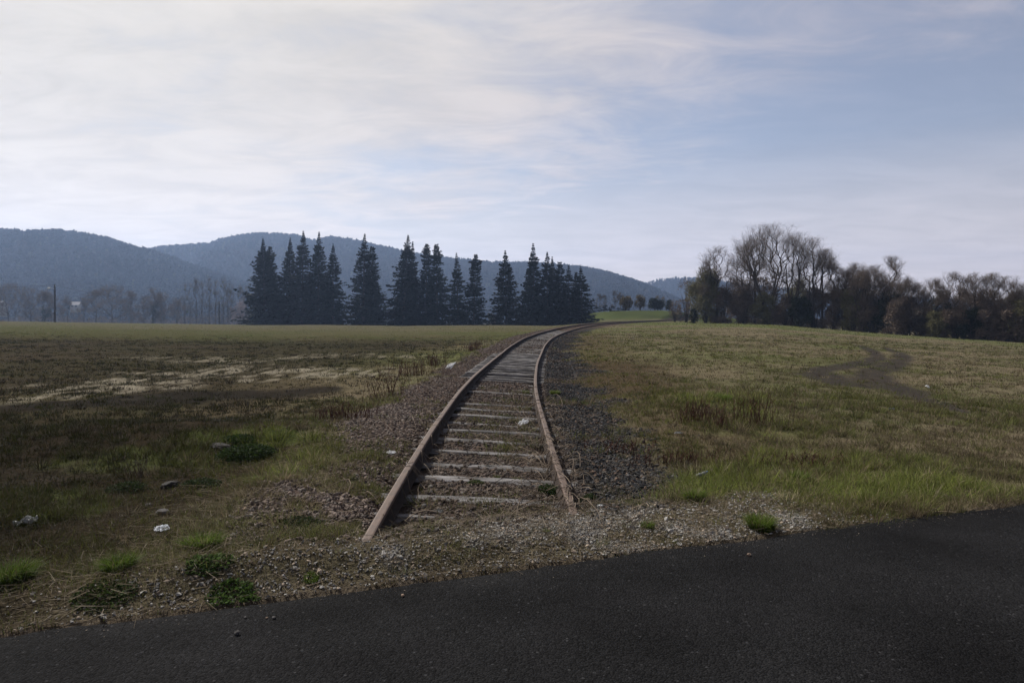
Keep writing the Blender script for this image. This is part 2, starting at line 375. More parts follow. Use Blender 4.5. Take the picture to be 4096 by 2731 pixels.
# ------------------------------------------------------------------ asphalt road
def asphalt():
    m = bpy.data.materials.new('asphalt'); m.use_nodes = True; t = m.node_tree; b = t.nodes['Principled BSDF']
    tcn = N('ShaderNodeTexCoord', t); vec = tcn.outputs['Object']
    n1 = N('ShaderNodeTexNoise', t); n1.inputs['Scale'].default_value = 1.1; n1.inputs['Detail'].default_value = 5; LK(vec, n1.inputs['Vector'], t)
    vo = N('ShaderNodeTexVoronoi', t); vo.inputs['Scale'].default_value = 95; LK(vec, vo.inputs['Vector'], t)
    vs = N('ShaderNodeSeparateColor', t); LK(vo.outputs['Color'], vs.inputs[0], t)
    v2 = N('ShaderNodeTexVoronoi', t); v2.inputs['Scale'].default_value = 42; LK(vec, v2.inputs['Vector'], t)
    v2s = N('ShaderNodeSeparateColor', t); LK(v2.outputs['Color'], v2s.inputs[0], t)
    stone = mapr(vs.outputs[0], .0, 1, .55, 1.5, t, False)
    spk = mathn('MULTIPLY', mapr(v2s.outputs[1], .93, .96, 0, 1, t), mapr(v2.outputs['Distance'], .18, .42, 1, 0, t), t)
    spk2 = mathn('MULTIPLY', mapr(vs.outputs[2], .965, .98, 0, 1, t), mapr(vo.outputs['Distance'], .2, .5, 1, 0, t), t)
    big = mapr(n1.outputs['Fac'], .3, .7, .66, 1.36, t, False)
    base = mathn('MULTIPLY', mathn('MULTIPLY', stone, big, t), .0076, t)
    tot = mathn('ADD', base, mathn('MULTIPLY', mathn('MAXIMUM', spk, spk2, t), .018, t), t)
    cb = N('ShaderNodeCombineColor', t); LK(tot, cb.inputs[0], t); LK(mathn('MULTIPLY', tot, 1.0, t), cb.inputs[1], t); LK(mathn('MULTIPLY', tot, 1.07, t), cb.inputs[2], t)
    LK(cb.outputs[0], b.inputs['Base Color'], t)
    b.inputs['Roughness'].default_value = .9; b.inputs['Specular IOR Level'].default_value = .02
    bp = N('ShaderNodeBump', t); bp.inputs['Strength'].default_value = .9; bp.inputs['Distance'].default_value = .006
    hh = mathn('ADD', mathn('MULTIPLY', vo.outputs['Distance'], -1.0, t), mathn('MULTIPLY', n1.outputs['Fac'], .2, t), t)
    LK(hh, bp.inputs['Height'], t); LK(bp.outputs[0], b.inputs['Normal'], t)
    return m
dirv = np.array([1, ES])/math.sqrt(1+ES*ES); nrm = np.array([-dirv[1], dirv[0]])
ts = np.unique(np.concatenate([np.linspace(-70, -8, 60), np.arange(-8, 10, .03), np.linspace(10, 70, 60)]))
jag = (fbm(ts*1.1, ts*0, 3, 60)-.5)*.15+(fbm(ts*8, ts*0, 3, 61)-.5)*.075
offs = [None, -.06, -.3, -1, -2, -3.5, -5, -6.5, -8.3]
rows = []
for k, f in enumerate(offs):
    o = jag if f is None else np.full(len(ts), f)
    p = np.array([0, EY0])+ts[:, None]*dirv+o[:, None]*nrm
    zz_ = (np.full(len(ts), .004) if f is None else np.full(len(ts), .0))+(.016 if k > 0 else .0)
    rows.append(np.column_stack([p, zz_]))
lowr = rows[0].copy(); lowr[:, 2] = -.06
rows = [lowr]+rows
nt_ = len(ts); V = np.concatenate(rows)
q = (np.arange(len(rows)-1)[:, None]*nt_+np.arange(nt_-1)[None, :]).ravel()
me = mesh('road', V, [np.stack([q+nt_, q+nt_+1, q+1, q], 1)], asphalt(), smooth=True)
tag(link('road', me), kind='structure')
ROADZ = .016

# ------------------------------------------------------------------ geometry kits
def tubes(P0, P1, R0, R1, n=3, cap=False):
    """vectorised tapered tubes: (m,3),(m,3),(m,),(m,)"""
    P0 = np.asarray(P0, float).reshape(-1, 3); P1 = np.asarray(P1, float).reshape(-1, 3)
    m = len(P0); d = P1-P0; d = d/np.maximum(np.linalg.norm(d, axis=1, keepdims=True), 1e-9)
    ref = np.where(np.abs(d[:, 2:3]) < .9, np.array([[0, 0, 1.]]), np.array([[1., 0, 0]]))
    a = np.cross(d, ref); a /= np.linalg.norm(a, axis=1, keepdims=True); b = np.cross(d, a)
    an = np.arange(n)*2*np.pi/n
    ring = a[:, None]*np.cos(an)[None, :, None]+b[:, None]*np.sin(an)[None, :, None]
    R0 = np.broadcast_to(np.asarray(R0, float), (m,)); R1 = np.broadcast_to(np.asarray(R1, float), (m,))
    V = np.concatenate([P0[:, None]+ring*R0[:, None, None], P1[:, None]+ring*R1[:, None, None]], 1).reshape(-1, 3)
    base = np.arange(m)[:, None]*2*n; k = np.arange(n)[None, :]; k2 = (k+1) % n
    Q = np.stack([base+k, base+k2, base+n+k2, base+n+k], 2).reshape(-1, 4)
    return V, Q
def ribbons(P0, P1, w, rng, tip=.15):
    """thin tapering strips (twigs, straws): quads with random facing"""
    P0 = np.asarray(P0); P1 = np.asarray(P1); m = len(P0); d = P1-P0
    r = rng.normal(size=(m, 3)); s = np.cross(d, r); s /= np.maximum(np.linalg.norm(s, axis=1, keepdims=True), 1e-9)
    w = np.broadcast_to(np.asarray(w, float), (m,))[:, None]
    V = np.stack([P0-s*w/2, P0+s*w/2, P1+s*w*tip/2, P1-s*w*tip/2], 1).reshape(-1, 3)
    return V, np.arange(m)[:, None]*4+np.arange(4)[None, :]
def pathtube(P, rad, n=8):
    """one connected tube along points P"""
    P = np.asarray(P, float); m = len(P); T = np.gradient(P, axis=0); T /= np.linalg.norm(T, axis=1, keepdims=True)
    ref = np.array([0, 0, 1.]) if abs(T[0, 2]) < .9 else np.array([1., 0, 0])
    a = np.cross(T, ref); a /= np.maximum(np.linalg.norm(a, axis=1, keepdims=True), 1e-9); b = np.cross(T, a)
    an = np.arange(n)*2*np.pi/n; rad = np.broadcast_to(np.asarray(rad, float), (m,))
    V = (P[:, None]+(a[:, None]*np.cos(an)[None, :, None]+b[:, None]*np.sin(an)[None, :, None])*rad[:, None, None]).reshape(-1, 3)
    k = np.arange(n); k2 = (k+1) % n; base = (np.arange(m-1)*n)[:, None]
    Q = np.stack([base+k, base+k2, base+n+k2, base+n+k], 2).reshape(-1, 4)
    caps = [np.stack([np.full(n-2, 0), k[2:], k[1:-1]], 1), (m-1)*n+np.stack([np.full(n-2, 0), k[1:-1], k[2:]], 1)]
    return V, [Q]+caps
ICO_V = None
def _ico():
    t = (1+5**.5)/2
    v = np.array([(-1, t, 0), (1, t, 0), (-1, -t, 0), (1, -t, 0), (0, -1, t), (0, 1, t), (0, -1, -t), (0, 1, -t), (t, 0, -1), (t, 0, 1), (-t, 0, -1), (-t, 0, 1)], float)
    f = np.array([(0, 11, 5), (0, 5, 1), (0, 1, 7), (0, 7, 10), (0, 10, 11), (1, 5, 9), (5, 11, 4), (11, 10, 2), (10, 7, 6), (7, 1, 8), (3, 9, 4), (3, 4, 2), (3, 2, 6), (3, 6, 8), (3, 8, 9), (4, 9, 5), (2, 4, 11), (6, 2, 10), (8, 6, 7), (9, 8, 1)])
    return v/np.linalg.norm(v[0]), f
ICO_V, ICO_F = _ico()
OCT_V = np.array([(1, 0, 0), (-1, 0, 0), (0, 1, 0), (0, -1, 0), (0, 0, 1), (0, 0, -1)], float)
OCT_F = np.array([(0, 2, 4), (2, 1, 4), (1, 3, 4), (3, 0, 4), (2, 0, 5), (1, 2, 5), (3, 1, 5), (0, 3, 5)])
def rotm(rng, m):
    q = rng.normal(size=(m, 4)); q /= np.linalg.norm(q, axis=1, keepdims=True); w, x, y, z = q.T
    return np.stack([np.stack([1-2*(y*y+z*z), 2*(x*y-z*w), 2*(x*z+y*w)], 1), np.stack([2*(x*y+z*w), 1-2*(x*x+z*z), 2*(y*z-x*w)], 1), np.stack([2*(x*z-y*w), 2*(y*z+x*w), 1-2*(x*x+y*y)], 1)], 1)
def stones(P, size, rng, col, ico=True, flat=.7):
    bv, bf = (ICO_V, ICO_F) if ico else (OCT_V, OCT_F)
    m = len(P); nb = len(bv)
    v = bv[None]*(.62+.6*rng.random((m, nb, 1)))
    v = v*np.stack([1+.5*rng.random(m), .75+.35*rng.random(m), .45+.4*rng.random(m)], 1)[:, None]
    v = np.einsum('mij,mnj->mni', rotm(rng, m), v); v[:, :, 2] *= flat
    v = v*size[:, None, None]*.5+P[:, None]
    Fc = (np.arange(m)[:, None, None]*nb+bf[None]).reshape(-1, 3)
    return v.reshape(-1, 3), Fc, np.repeat(col, nb, 0)
def blob(rng, sub=2, amp=.25, sc=(1, 1, 1), seed=0, freq=1.3):
    """a lumpy closed lump"""
    import bmesh
    bm = bmesh.new(); bmesh.ops.create_icosphere(bm, subdivisions=sub, radius=1)
    V = np.array([v.co[:] for v in bm.verts]); Fc = np.array([[v.index for v in f.verts] for f in bm.faces]); bm.free()
    n = fbm(V[:, 0]*freq+V[:, 2]*1.7+seed, V[:, 1]*freq-V[:, 2]*1.1+seed*3.1, 3, seed)-.5
    V = V*(1+amp*2*n[:, None])*np.array(sc)
    return V, Fc

# ------------------------------------------------------------------ rails
def rust_mat():
    m = bpy.data.materials.new('rusty_steel'); m.use_nodes = True; t = m.node_tree; b = t.nodes['Principled BSDF']
    tcn = N('ShaderNodeTexCoord', t); vec = tcn.outputs['Object']
    n = N('ShaderNodeTexNoise', t); n.inputs['Scale'].default_value = 9; n.inputs['Detail'].default_value = 8; n.inputs['Roughness'].default_value = .7; LK(vec, n.inputs['Vector'], t)
    n2 = N('ShaderNodeTexNoise', t); n2.inputs['Scale'].default_value = 120; n2.inputs['Detail'].default_value = 4; LK(vec, n2.inputs['Vector'], t)
    cr = N('ShaderNodeValToRGB', t); LK(n.outputs['Fac'], cr.inputs[0], t)
    cr.color_ramp.elements[0].position = .3; cr.color_ramp.elements[0].color = (.042, .028, .022, 1)
    cr.color_ramp.elements[1].position = .72; cr.color_ramp.elements[1].color = (.088, .054, .038, 1)
    e = cr.color_ramp.elements.new(.5); e.color = (.062, .040, .030, 1)
    v = N('ShaderNodeVectorMath', t, operation='SCALE'); LK(cr.outputs[0], v.inputs[0], t); LK(mapr(n2.outputs['Fac'], .3, .7, .75, 1.3, t, False), v.inputs['Scale'], t)
    LK(v.outputs[0], b.inputs['Base Color'], t)
    b.inputs['Roughness'].default_value = .68; b.inputs['Metallic'].default_value = .05; b.inputs['Specular IOR Level'].default_value = .25
    bp = N('ShaderNodeBump', t); bp.inputs['Strength'].default_value = .35; bp.inputs['Distance'].default_value = .003
    LK(n2.outputs['Fac'], bp.inputs['Height'], t); LK(bp.outputs[0], b.inputs['Normal'], t)
    return m
RUST = rust_mat()
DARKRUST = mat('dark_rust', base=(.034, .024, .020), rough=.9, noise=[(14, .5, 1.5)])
PROF = np.array([(-.020, 0), (-.030, -.003), (-.0345, -.010), (-.0345, -.034), (-.028, -.042), (-.010, -.050), (-.0085, -.118), (-.020, -.130), (-.065, -.141), (-.065, -.150),
                 (.065, -.150), (.065, -.141), (.020, -.130), (.0085, -.118), (.010, -.050), (.028, -.042), (.0345, -.034), (.0345, -.010), (.030, -.003), (.020, 0)])
RAIL_JOG = {}
def rail(u0, s0, s1, label):
    ss = np.concatenate([np.arange(s0, 40, .25), np.arange(40, 100, 1.), np.arange(100, s1, 2.)])
    wob = (fbm(ss*.22, ss*0+u0*7, 2, 70)-.5)*.035
    zw = (fbm(ss*.3, ss*0+u0*9, 2, 71)-.5)*.03
    C = track_at(ss, u0); C[:, 2] += zw
    th = np.interp(ss, TS, TH); nx, ny = np.cos(th), -np.sin(th)
    C[:, 0] += nx*wob; C[:, 1] += ny*wob
    n = len(PROF); m = len(ss); tilt = .05*(-1 if u0 > 0 else 1)
    pu = PROF[:, 0]+PROF[:, 1]*tilt; pz = PROF[:, 1]-PROF[:, 0]*CANT
    V = np.stack([C[:, None, 0]+nx[:, None]*pu, C[:, None, 1]+ny[:, None]*pu, C[:, None, 2]+np.broadcast_to(pz, (m, n))], 2).reshape(-1, 3)
    k = np.arange(n); k2 = (k+1) % n; base = (np.arange(m-1)*n)[:, None]
    Q = np.stack([base+k, base+n+k, base+n+k2, base+k2], 2).reshape(-1, 4)
    def cap(o, rev):
        tri = [(0, 19, 18), (0, 18, 1), (1, 18, 17), (1, 17, 2), (2, 17, 16), (2, 16, 3), (3, 16, 15), (3, 15, 4), (4, 15, 14), (4, 14, 5), (5, 14, 13), (5, 13, 6), (6, 13, 12), (6, 12, 7), (7, 12, 11), (7, 11, 8), (8, 11, 10), (8, 10, 9)]
        a = np.array(tri)+o
        return a[:, ::-1] if rev else a
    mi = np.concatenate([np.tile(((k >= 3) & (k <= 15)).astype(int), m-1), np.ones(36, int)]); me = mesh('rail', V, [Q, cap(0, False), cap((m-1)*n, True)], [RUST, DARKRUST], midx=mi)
    o = tag(link('rusty_rail', me), label, 'rail', 'rails of the disused track')
    return o, lambda s: np.array([np.interp(s, ss, C[:, i]) for i in range(3)])
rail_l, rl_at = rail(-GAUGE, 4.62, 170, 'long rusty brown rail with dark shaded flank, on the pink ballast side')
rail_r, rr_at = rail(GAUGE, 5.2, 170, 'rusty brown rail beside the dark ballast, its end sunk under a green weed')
for ro, fn, s_, u0 in ((rail_r, rr_at, 33.5, GAUGE), (rail_r, rr_at, 16.2, GAUGE), (rail_l, rl_at, 26.0, -GAUGE)):
    for side in (-1, 1):
        p = fn(s_); th = np.interp(s_, TS, TH)
        bx = np.array([(a*.30, side*.018+b*.012, -.085+c*.034) for a in (-1, 1) for b in (-1, 1) for c in (-1, 1)])
        Fb = np.array([(0, 1, 3, 2), (4, 6, 7, 5), (0, 4, 5, 1), (2, 3, 7, 6), (0, 2, 6, 4), (1, 5, 7, 3)])
        VV = [bx]; FF = [Fb]
        for j, bo in enumerate((-.22, -.08, .08, .22)):
            cv, cf = tubes([(bo, side*.028, -.085)], [(bo, side*.05, -.085)], .016, .014, 6)
            VV.append(cv); FF.append(cf+sum(len(v) for v in VV[:-1]))
        VV = np.concatenate(VV)
        X = p[0]+VV[:, 0]*np.sin(th)+VV[:, 1]*np.cos(th); Y = p[1]+VV[:, 0]*np.cos(th)-VV[:, 1]*np.sin(th)
        link('fishplate', mesh('fishplate', np.stack([X, Y, p[2]+VV[:, 2]], 1), FF, RUST), ro)

# ------------------------------------------------------------------ sleepers
def wood_mat():
    m = bpy.data.materials.new('weathered_wood'); m.use_nodes = True; t = m.node_tree; b = t.nodes['Principled BSDF']
    tcn = N('ShaderNodeTexCoord', t); oi = N('ShaderNodeObjectInfo', t)
    ad = N('ShaderNodeVectorMath', t, operation='ADD'); LK(tcn.outputs['Object'], ad.inputs[0], t); LK(oi.outputs['Location'], ad.inputs[1], t)
    mp = N('ShaderNodeMapping', t); mp.inputs['Scale'].default_value = (1.2, 34, 34); LK(ad.outputs[0], mp.inputs[0], t)
    n = N('ShaderNodeTexNoise', t); n.inputs['Scale'].default_value = 1.6; n.inputs['Detail'].default_value = 8; n.inputs['Roughness'].default_value = .7; LK(mp.outputs[0], n.inputs['Vector'], t)
    n2 = N('ShaderNodeTexNoise', t); n2.inputs['Scale'].default_value = 3.5; n2.inputs['Detail'].default_value = 4; LK(ad.outputs[0], n2.inputs['Vector'], t)
    cr = N('ShaderNodeValToRGB', t); LK(n.outputs['Fac'], cr.inputs[0], t)
    cr.color_ramp.elements[0].position = .42; cr.color_ramp.elements[0].color = (.035, .030, .028, 1)
    cr.color_ramp.elements[1].position = .66; cr.color_ramp.elements[1].color = (.25, .243, .247, 1)
    e = cr.color_ramp.elements.new(.47); e.color = (.105, .10, .099, 1)
    v = N('ShaderNodeVectorMath', t, operation='SCALE'); LK(cr.outputs[0], v.inputs[0], t); LK(mapr(n2.outputs['Fac'], .35, .65, .6, 1.15, t, False), v.inputs['Scale'], t)
    LK(v.outputs[0], b.inputs['Base Color'], t); b.inputs['Specular IOR Level'].default_value = .08; b.inputs['Roughness'].default_value = .9
    bp = N('ShaderNodeBump', t); bp.inputs['Strength'].default_value = .9; bp.inputs['Distance'].default_value = .012
    LK(n.outputs['Fac'], bp.inputs['Height'], t); LK(bp.outputs[0], b.inputs['Normal'], t)
    return m
WOOD = wood_mat()
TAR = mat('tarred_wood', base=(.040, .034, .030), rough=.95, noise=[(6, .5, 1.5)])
SL_LABELS = ['nearly buried grey sleeper in the gravel by the road, only a strip showing', 'split pale sleeper with long grain cracks, first fully exposed one from the road',
 'wide dark-streaked sleeper with a moss tuft, second exposed one from the road', 'sleeper split lengthwise into two thin strips, third exposed one from the road',
 'thin pale sleeper under dry twigs, fourth exposed one from the road', 'pale sleeper with a dark oval knot hole, fifth exposed one from the road',
 'bright sleeper with a stone on its end, sixth exposed one from the road', 'sleeper with crumpled white paper on its end, seventh exposed one from the road',
 'cracked pale sleeper poking out beyond the rail, eighth exposed one from the road', 'smooth pale sleeper half sunk in pink stones, ninth exposed one from the road',
 'pale sleeper just in front of the mossy patch, tenth exposed one from the road', 'thin sleeper edge on the near side of the mossy patch between the rails', 'thin sleeper strip sunk within the mossy patch between the rails',
 'bright narrow sleeper just beyond the mossy patch between the rails', 'broken sleeper strip half covered by stones beyond the mossy patch', 'pale short strip of sleeper among creeping weeds before the washed-out stretch',
 'sunken sleeper strip among creeping weeds, last one before the washed-out stretch']
SY = [2072, 2001, 1920, 1866, 1811, 1766, 1728, 1699, 1668, 1642.5, 1620, 1599, 1586, 1571, 1556, 1545, 1534]
sl_s = []
for py in SY:
    ys = np.linspace(4, 25, 2000); dz = CAM-(np.interp(ys, TY, TZ)-.165)
    sl_s.append(float(ys[np.argmin(np.abs(HY+F*dz/ys-py))]))
rs = random.Random(5)
s_ = sl_s[-1]+.66
while s_ < 62:
    sl_s.append(s_); s_ += .66+rs.uniform(-.05, .05)
def sleeper_mesh(rng, w, h, L=2.55, warp=.02):
    nx, nw = 40, 8
    xs = np.linspace(-L/2, L/2, nx); vs = np.linspace(-w/2, w/2, nw)
    X, Yv = np.meshgrid(xs, vs, indexing='ij'); sd_ = rng.integers(1e6)
    edge = (fbm(xs*1.5+sd_ % 97, xs*0, 3, 80)-.5)*.06
    Yv = Yv+edge[:, None]*np.sign(Yv)*(np.abs(Yv) > w*.3)
    top = (fbm(X*.9+sd_ % 89, Yv*14+sd_ % 31, 3, 81)-.5)*.045-.045*(np.abs(Yv)/(w/2))**4
    endr = np.clip((np.abs(X)-(L/2-.12))/.12, 0, 1); top = top-endr**2*.05*rng.random()
    T = np.stack([X, Yv, top], 2).reshape(-1, 3); B = T.copy(); B[:, 2] = -h
    n = nx*nw; q = (np.arange(nx-1)[:, None]*nw+np.arange(nw-1)[None, :]).ravel()
    tq = np.stack([q, q+nw, q+nw+1, q+1], 1); bq = tq[:, ::-1]+n
    k = np.arange(nx-1)*nw; e1 = np.stack([k, k+n, k+n+nw, k+nw], 1); k = k+nw-1; e2 = np.stack([k, k+nw, k+nw+n, k+n], 1)
    j = np.arange(nw-1); e3 = np.stack([j, j+1, j+1+n, j+n], 1); j = j+(nx-1)*nw; e4 = np.stack([j, j+n, j+1+n, j+1], 1)
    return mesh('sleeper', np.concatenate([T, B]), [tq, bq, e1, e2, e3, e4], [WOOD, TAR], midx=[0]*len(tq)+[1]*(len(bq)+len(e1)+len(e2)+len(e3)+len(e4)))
rng = np.random.default_rng(11)
WIDE = {0: .16, 1: .25, 2: .27, 3: .22, 4: .2, 5: .21, 6: .21}
LIFT = {0: -.008, 1: .0, 3: .0, 11: -.02, 12: -.03, 14: -.02, 15: -.02, 16: -.02, 9: .01, 8: .01}
plate_me = None
for i, s_ in enumerate(sl_s):
    bare = 17.6 < s_ < 29
    w = .88*WIDE.get(i, .17+.07*rng.random() if not bare else .17+.05*rng.random())
    me = sleeper_mesh(rng, w, .14)
    o = link('sleeper', me)
    p = track_at(np.array([s_]), 0.0, -.160+LIFT.get(i, (.014*rng.random()-.003)))[0]
    if s_ > 30: p[2] += -.012+.014*rng.random()
    o.location = p+np.array([0, 0, .0]); o.rotation_euler = (rng.normal()*.02, math.atan(CANT)+rng.normal()*.006, -np.interp(s_, TS, TH)+rng.normal()*.018)
    if i < len(SL_LABELS): lb = SL_LABELS[i]
    elif bare: lb = 'grey sleeper in the washed-out stretch where close-set sleepers stand clear of the stones'
    else: lb = 'distant grey sleeper half buried in ballast beyond the washed-out stretch of the bend'
    tag(o, lb, 'sleeper', 'wooden sleepers of the disused track')

# ------------------------------------------------------------------ ballast, gravel
STONE = mat('broken_stone', attr=True, rough=.9, spec=.05, noise=[(70, .75, 1.25)])
def scatter(n, fx, ymin, ymax, rng, power=1.0):
    """points in view, denser near the eye"""
    t = rng.uniform(*fx, n); q = rng.random(n)
    if power == 1: y = ymin*(ymax/ymin)**q
    else:
        k = 1-power; y = (ymin**k+q*(ymax**k-ymin**k))**(1/k)
    return t*y, y
rng = np.random.default_rng(21)
def ballast():
    Vs, Fs, Cs = [], [], []; off = 0
    for (n, s0, s1, lo, hi, ico) in ((40000, 4.6, 12, .016, .058, True), (36000, 10, 24, .022, .062, False), (24000, 22, 60, .04, .085, False)):
        s = s0*(s1/s0)**rng.random(n); u = rng.uniform(-2.7, 2.9, n)
        p = track_at(s, u); gi = ground_info(p[:, 0], p[:, 1])
        keep = (rng.random(n) < gi['ballast']*np.where(np.abs(np.abs(u)-.75) < .09, 0, 1)*(1-.35*sst(fbm(p[:, 0]*.9, p[:, 1]*.9, 4, 42), .5, .62))) & (gi['d'] > .1)
        p = p[keep]; m = len(p); size = lo+(hi-lo)*rng.random(m)**1.6
        P = np.column_stack([p[:, 0], p[:, 1], gi['z'][keep]+size*.10])
        dk = gi['dark'][keep][:, None]; tone = rng.random((m, 1))
        uu = u[keep][:, None]; c = L3((.182, .146, .126))*np.where(uu < -.85, 1.05, .66)*(.35+1.1*tone)*(1-dk)+L3((.050, .051, .055))*(.4+1.3*tone**2)*dk
        pale = (rng.random((m, 1)) < .16); c = np.where(pale, c*.5+L3((.12, .113, .105))*rng.uniform(.3, 1.2, (m, 1)), c); rust = (rng.random((m, 1)) < .13*dk+.02); c = np.where(rust, L3((.16, .115, .09))*rng.uniform(.5, 1.2, (m, 1)), c)
        v, f, cc_ = stones(P, size, rng, c, ico, .85); Vs.append(v); Fs.append(f+off); Cs.append(cc_); off += len(v)
    me = mesh('ballast', np.concatenate(Vs), [np.concatenate(Fs)], STONE, np.concatenate(Cs))
    tag(link('ballast_stones', me), 'broken pink and dark ballast stones lying along the track', 'ballast', None, 'stuff')
ballast()
def gravel():
    n = 60000; x = rng.uniform(-3.6, 3.6, n); d = rng.uniform(.02, 1.25, n)
    y = EY0+ES*x+d*math.sqrt(1+ES*ES); gi = ground_info(x, y)
    k = rng.random(n) < (gi['verge']*.9+.05)*(.35+.65*(1-sst(fbm(x*.9, y*.9, 4, 42)*.7+fbm(x*4, y*4, 3, 43)*.3, .47, .57)))
    x, y = x[k], y[k]; m = len(x); size = .009+.022*rng.random(m)**2.2; big = rng.random(m) < .02; size[big] *= 1.9
    tone = rng.random((m, 1)); c = L3((.33, .32, .305))*(.4+.95*tone)
    wm = rng.random((m, 1)) < .25; c = np.where(wm, c*np.array([[1.1, .93, .78]]), c)
    P = np.column_stack([x, y, gi['z'][k]+size*.2])
    ne = 1500; xe = rng.uniform(-3.4, 6, ne); de = -np.abs(rng.normal(size=ne))*.10+.02; ye = EY0+ES*xe+de*math.sqrt(1+ES*ES); se = .004+.009*rng.random(ne)**2   # grit kicked onto the asphalt
    P = np.concatenate([P, np.column_stack([xe, ye, ROADZ+se*.2])]); size = np.concatenate([size, se]); c = np.concatenate([c, L3((.22, .19, .16))*rng.uniform(.3, 1.2, (ne, 1))])
    v, f, cc_ = stones(P, size, rng, c, False)
    tag(link('gravel', mesh('gravel', v, [f], STONE, cc_)), 'fine grey gravel on the verge between asphalt and rail ends', 'gravel', None, 'stuff')
gravel()

# ------------------------------------------------------------------ grass
GRASS = mat('grass_blade', attr=True, rough=.7, translucent=.38, spec=.06)
def blades(P, h, w, rng, col, lean=.5, bent=True, tipcol=1.25, az=None):
    m = len(P); a = rng.uniform(0, 2*np.pi, m) if az is None else az; le = lean*(.25+rng.random(m))
    dx, dy = np.cos(a), np.sin(a); sa = rng.uniform(0, 2*np.pi, m); sx, sy = np.cos(sa)*w/2, np.sin(sa)*w/2
    mid = P+np.stack([dx*le*h*.30, dy*le*h*.30, h*.6], 1); tip = P+np.stack([dx*le*h, dy*le*h, h*(1-.35*le**2).clip(.3, 1)], 1)
    S = np.stack([sx, sy, np.zeros(m)], 1)
    if bent:
        V = np.stack([P-S, P+S, mid+S*.75, mid-S*.75, tip], 1).reshape(-1, 3); b = np.arange(m)[:, None]*5
        Fs = [b+np.array([[0, 1, 2, 3]]), b+np.array([[3, 2, 4]])]
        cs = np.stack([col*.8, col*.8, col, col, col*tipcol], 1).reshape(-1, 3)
    else:
        V = np.stack([P-S, P+S, tip], 1).reshape(-1, 3); b = np.arange(m)[:, None]*3; Fs = [b+np.array([[0, 1, 2]])]
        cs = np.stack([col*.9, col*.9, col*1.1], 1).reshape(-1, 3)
    return V, Fs, cs
def grass_cols(gi, rng):
    m = len(gi['z']); t = rng.random((m, 1)); g = (rng.random(m) < gi['green']*.85)[:, None]
    gc = L3((.108, .138, .036))*(.5+.9*t)+L3((.05, .035, .0))*rng.random((m, 1)); dc = L3((.19, .150, .095))*(.4+1.0*t)
    hot = (rng.random((m, 1)) < .04)
    c = np.where(g, gc, dc); c = np.where(hot, L3((.34, .29, .19)), c); c = c*(1+.8*gi['lush'][:, None])
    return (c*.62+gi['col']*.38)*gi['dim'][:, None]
def grass():
    Vs, Fq, Ft, Cs = [], [], [], []; off = 0
    for (n, y0, y1, bent, pw) in ((300000, 3.2, 15, True, 1.15), (200000, 12, 45, False, 1.2), (140000, 40, 140, False, 1.0)):
        x, y = scatter(n, (-1.05, 1.05), y0, y1, rng, pw)
        gi = ground_info(x, y)
        cl = fbm(x*2.2, y*2.2, 3, 51)
        k = rng.random(n) < gi['grass']*.75*(.25+1.3*sst(cl, .38, .62))
        k &= (np.abs(np.abs(gi['u'])-.7525) > .07)
        gi = {kk: (v[k] if isinstance(v, np.ndarray) else v) for kk, v in gi.items()}; x, y, cl = x[k], y[k], cl[k]; m = len(x)
        h = gi['h']*(.45+.9*rng.random(m))*(.6+.8*cl)*1.1*(1+.35*sst(y, 30, 90)); w = np.maximum(.0042, .00085*y)*(.7+.6*rng.random(m))
        lean = .9
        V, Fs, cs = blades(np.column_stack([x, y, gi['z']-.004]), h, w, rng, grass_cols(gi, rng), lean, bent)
        Vs.append(V); Cs.append(cs)
        if bent: Fq.append(Fs[0]+off); Ft.append(Fs[1]+off)
        else: Ft.append(Fs[0]+off)
        off += len(V)
    # tussocks: tight bunches, each of one tone
    n = 22000; x, y = scatter(n, (-1.05, 1.05), 4.2, 60, rng, 1.25); gi = ground_info(x, y)
    k = (rng.random(n) < gi['grass']*1.0) & (np.abs(np.abs(gi['u'])-.7525) > .12)
    gi = {kk: v[k] for kk, v in gi.items() if isinstance(v, np.ndarray)}; x, y = x[k], y[k]; m = len(x)
    nb = np.where(y < 14, 30, 16); cc0 = grass_cols(gi, rng)*rng.uniform(.55, 1.25, (m, 1)); rr = rng.uniform(.03, .10, m)*(1+y/30); hh = (gi['h']*.9+.02)*rng.uniform(.7, 1.9, m)
    j = np.repeat(np.arange(m), nb); M = len(j); a = rng.uniform(0, 6.283, M); q = np.sqrt(rng.random(M))*rr[j]
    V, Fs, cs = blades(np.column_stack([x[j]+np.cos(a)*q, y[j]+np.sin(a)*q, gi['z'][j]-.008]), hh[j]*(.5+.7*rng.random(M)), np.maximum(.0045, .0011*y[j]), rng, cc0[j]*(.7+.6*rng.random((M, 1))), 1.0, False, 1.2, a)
    Vs.append(V); Cs.append(cs); Ft.append(Fs[0]+off); off += len(V)
    me = mesh('grass', np.concatenate(Vs), [np.concatenate(Fq), np.concatenate(Ft)], GRASS, np.concatenate(Cs))
    tag(link('grass', me), 'short dry and green grass over the meadow and verge', 'grass', None, 'stuff')
grass()
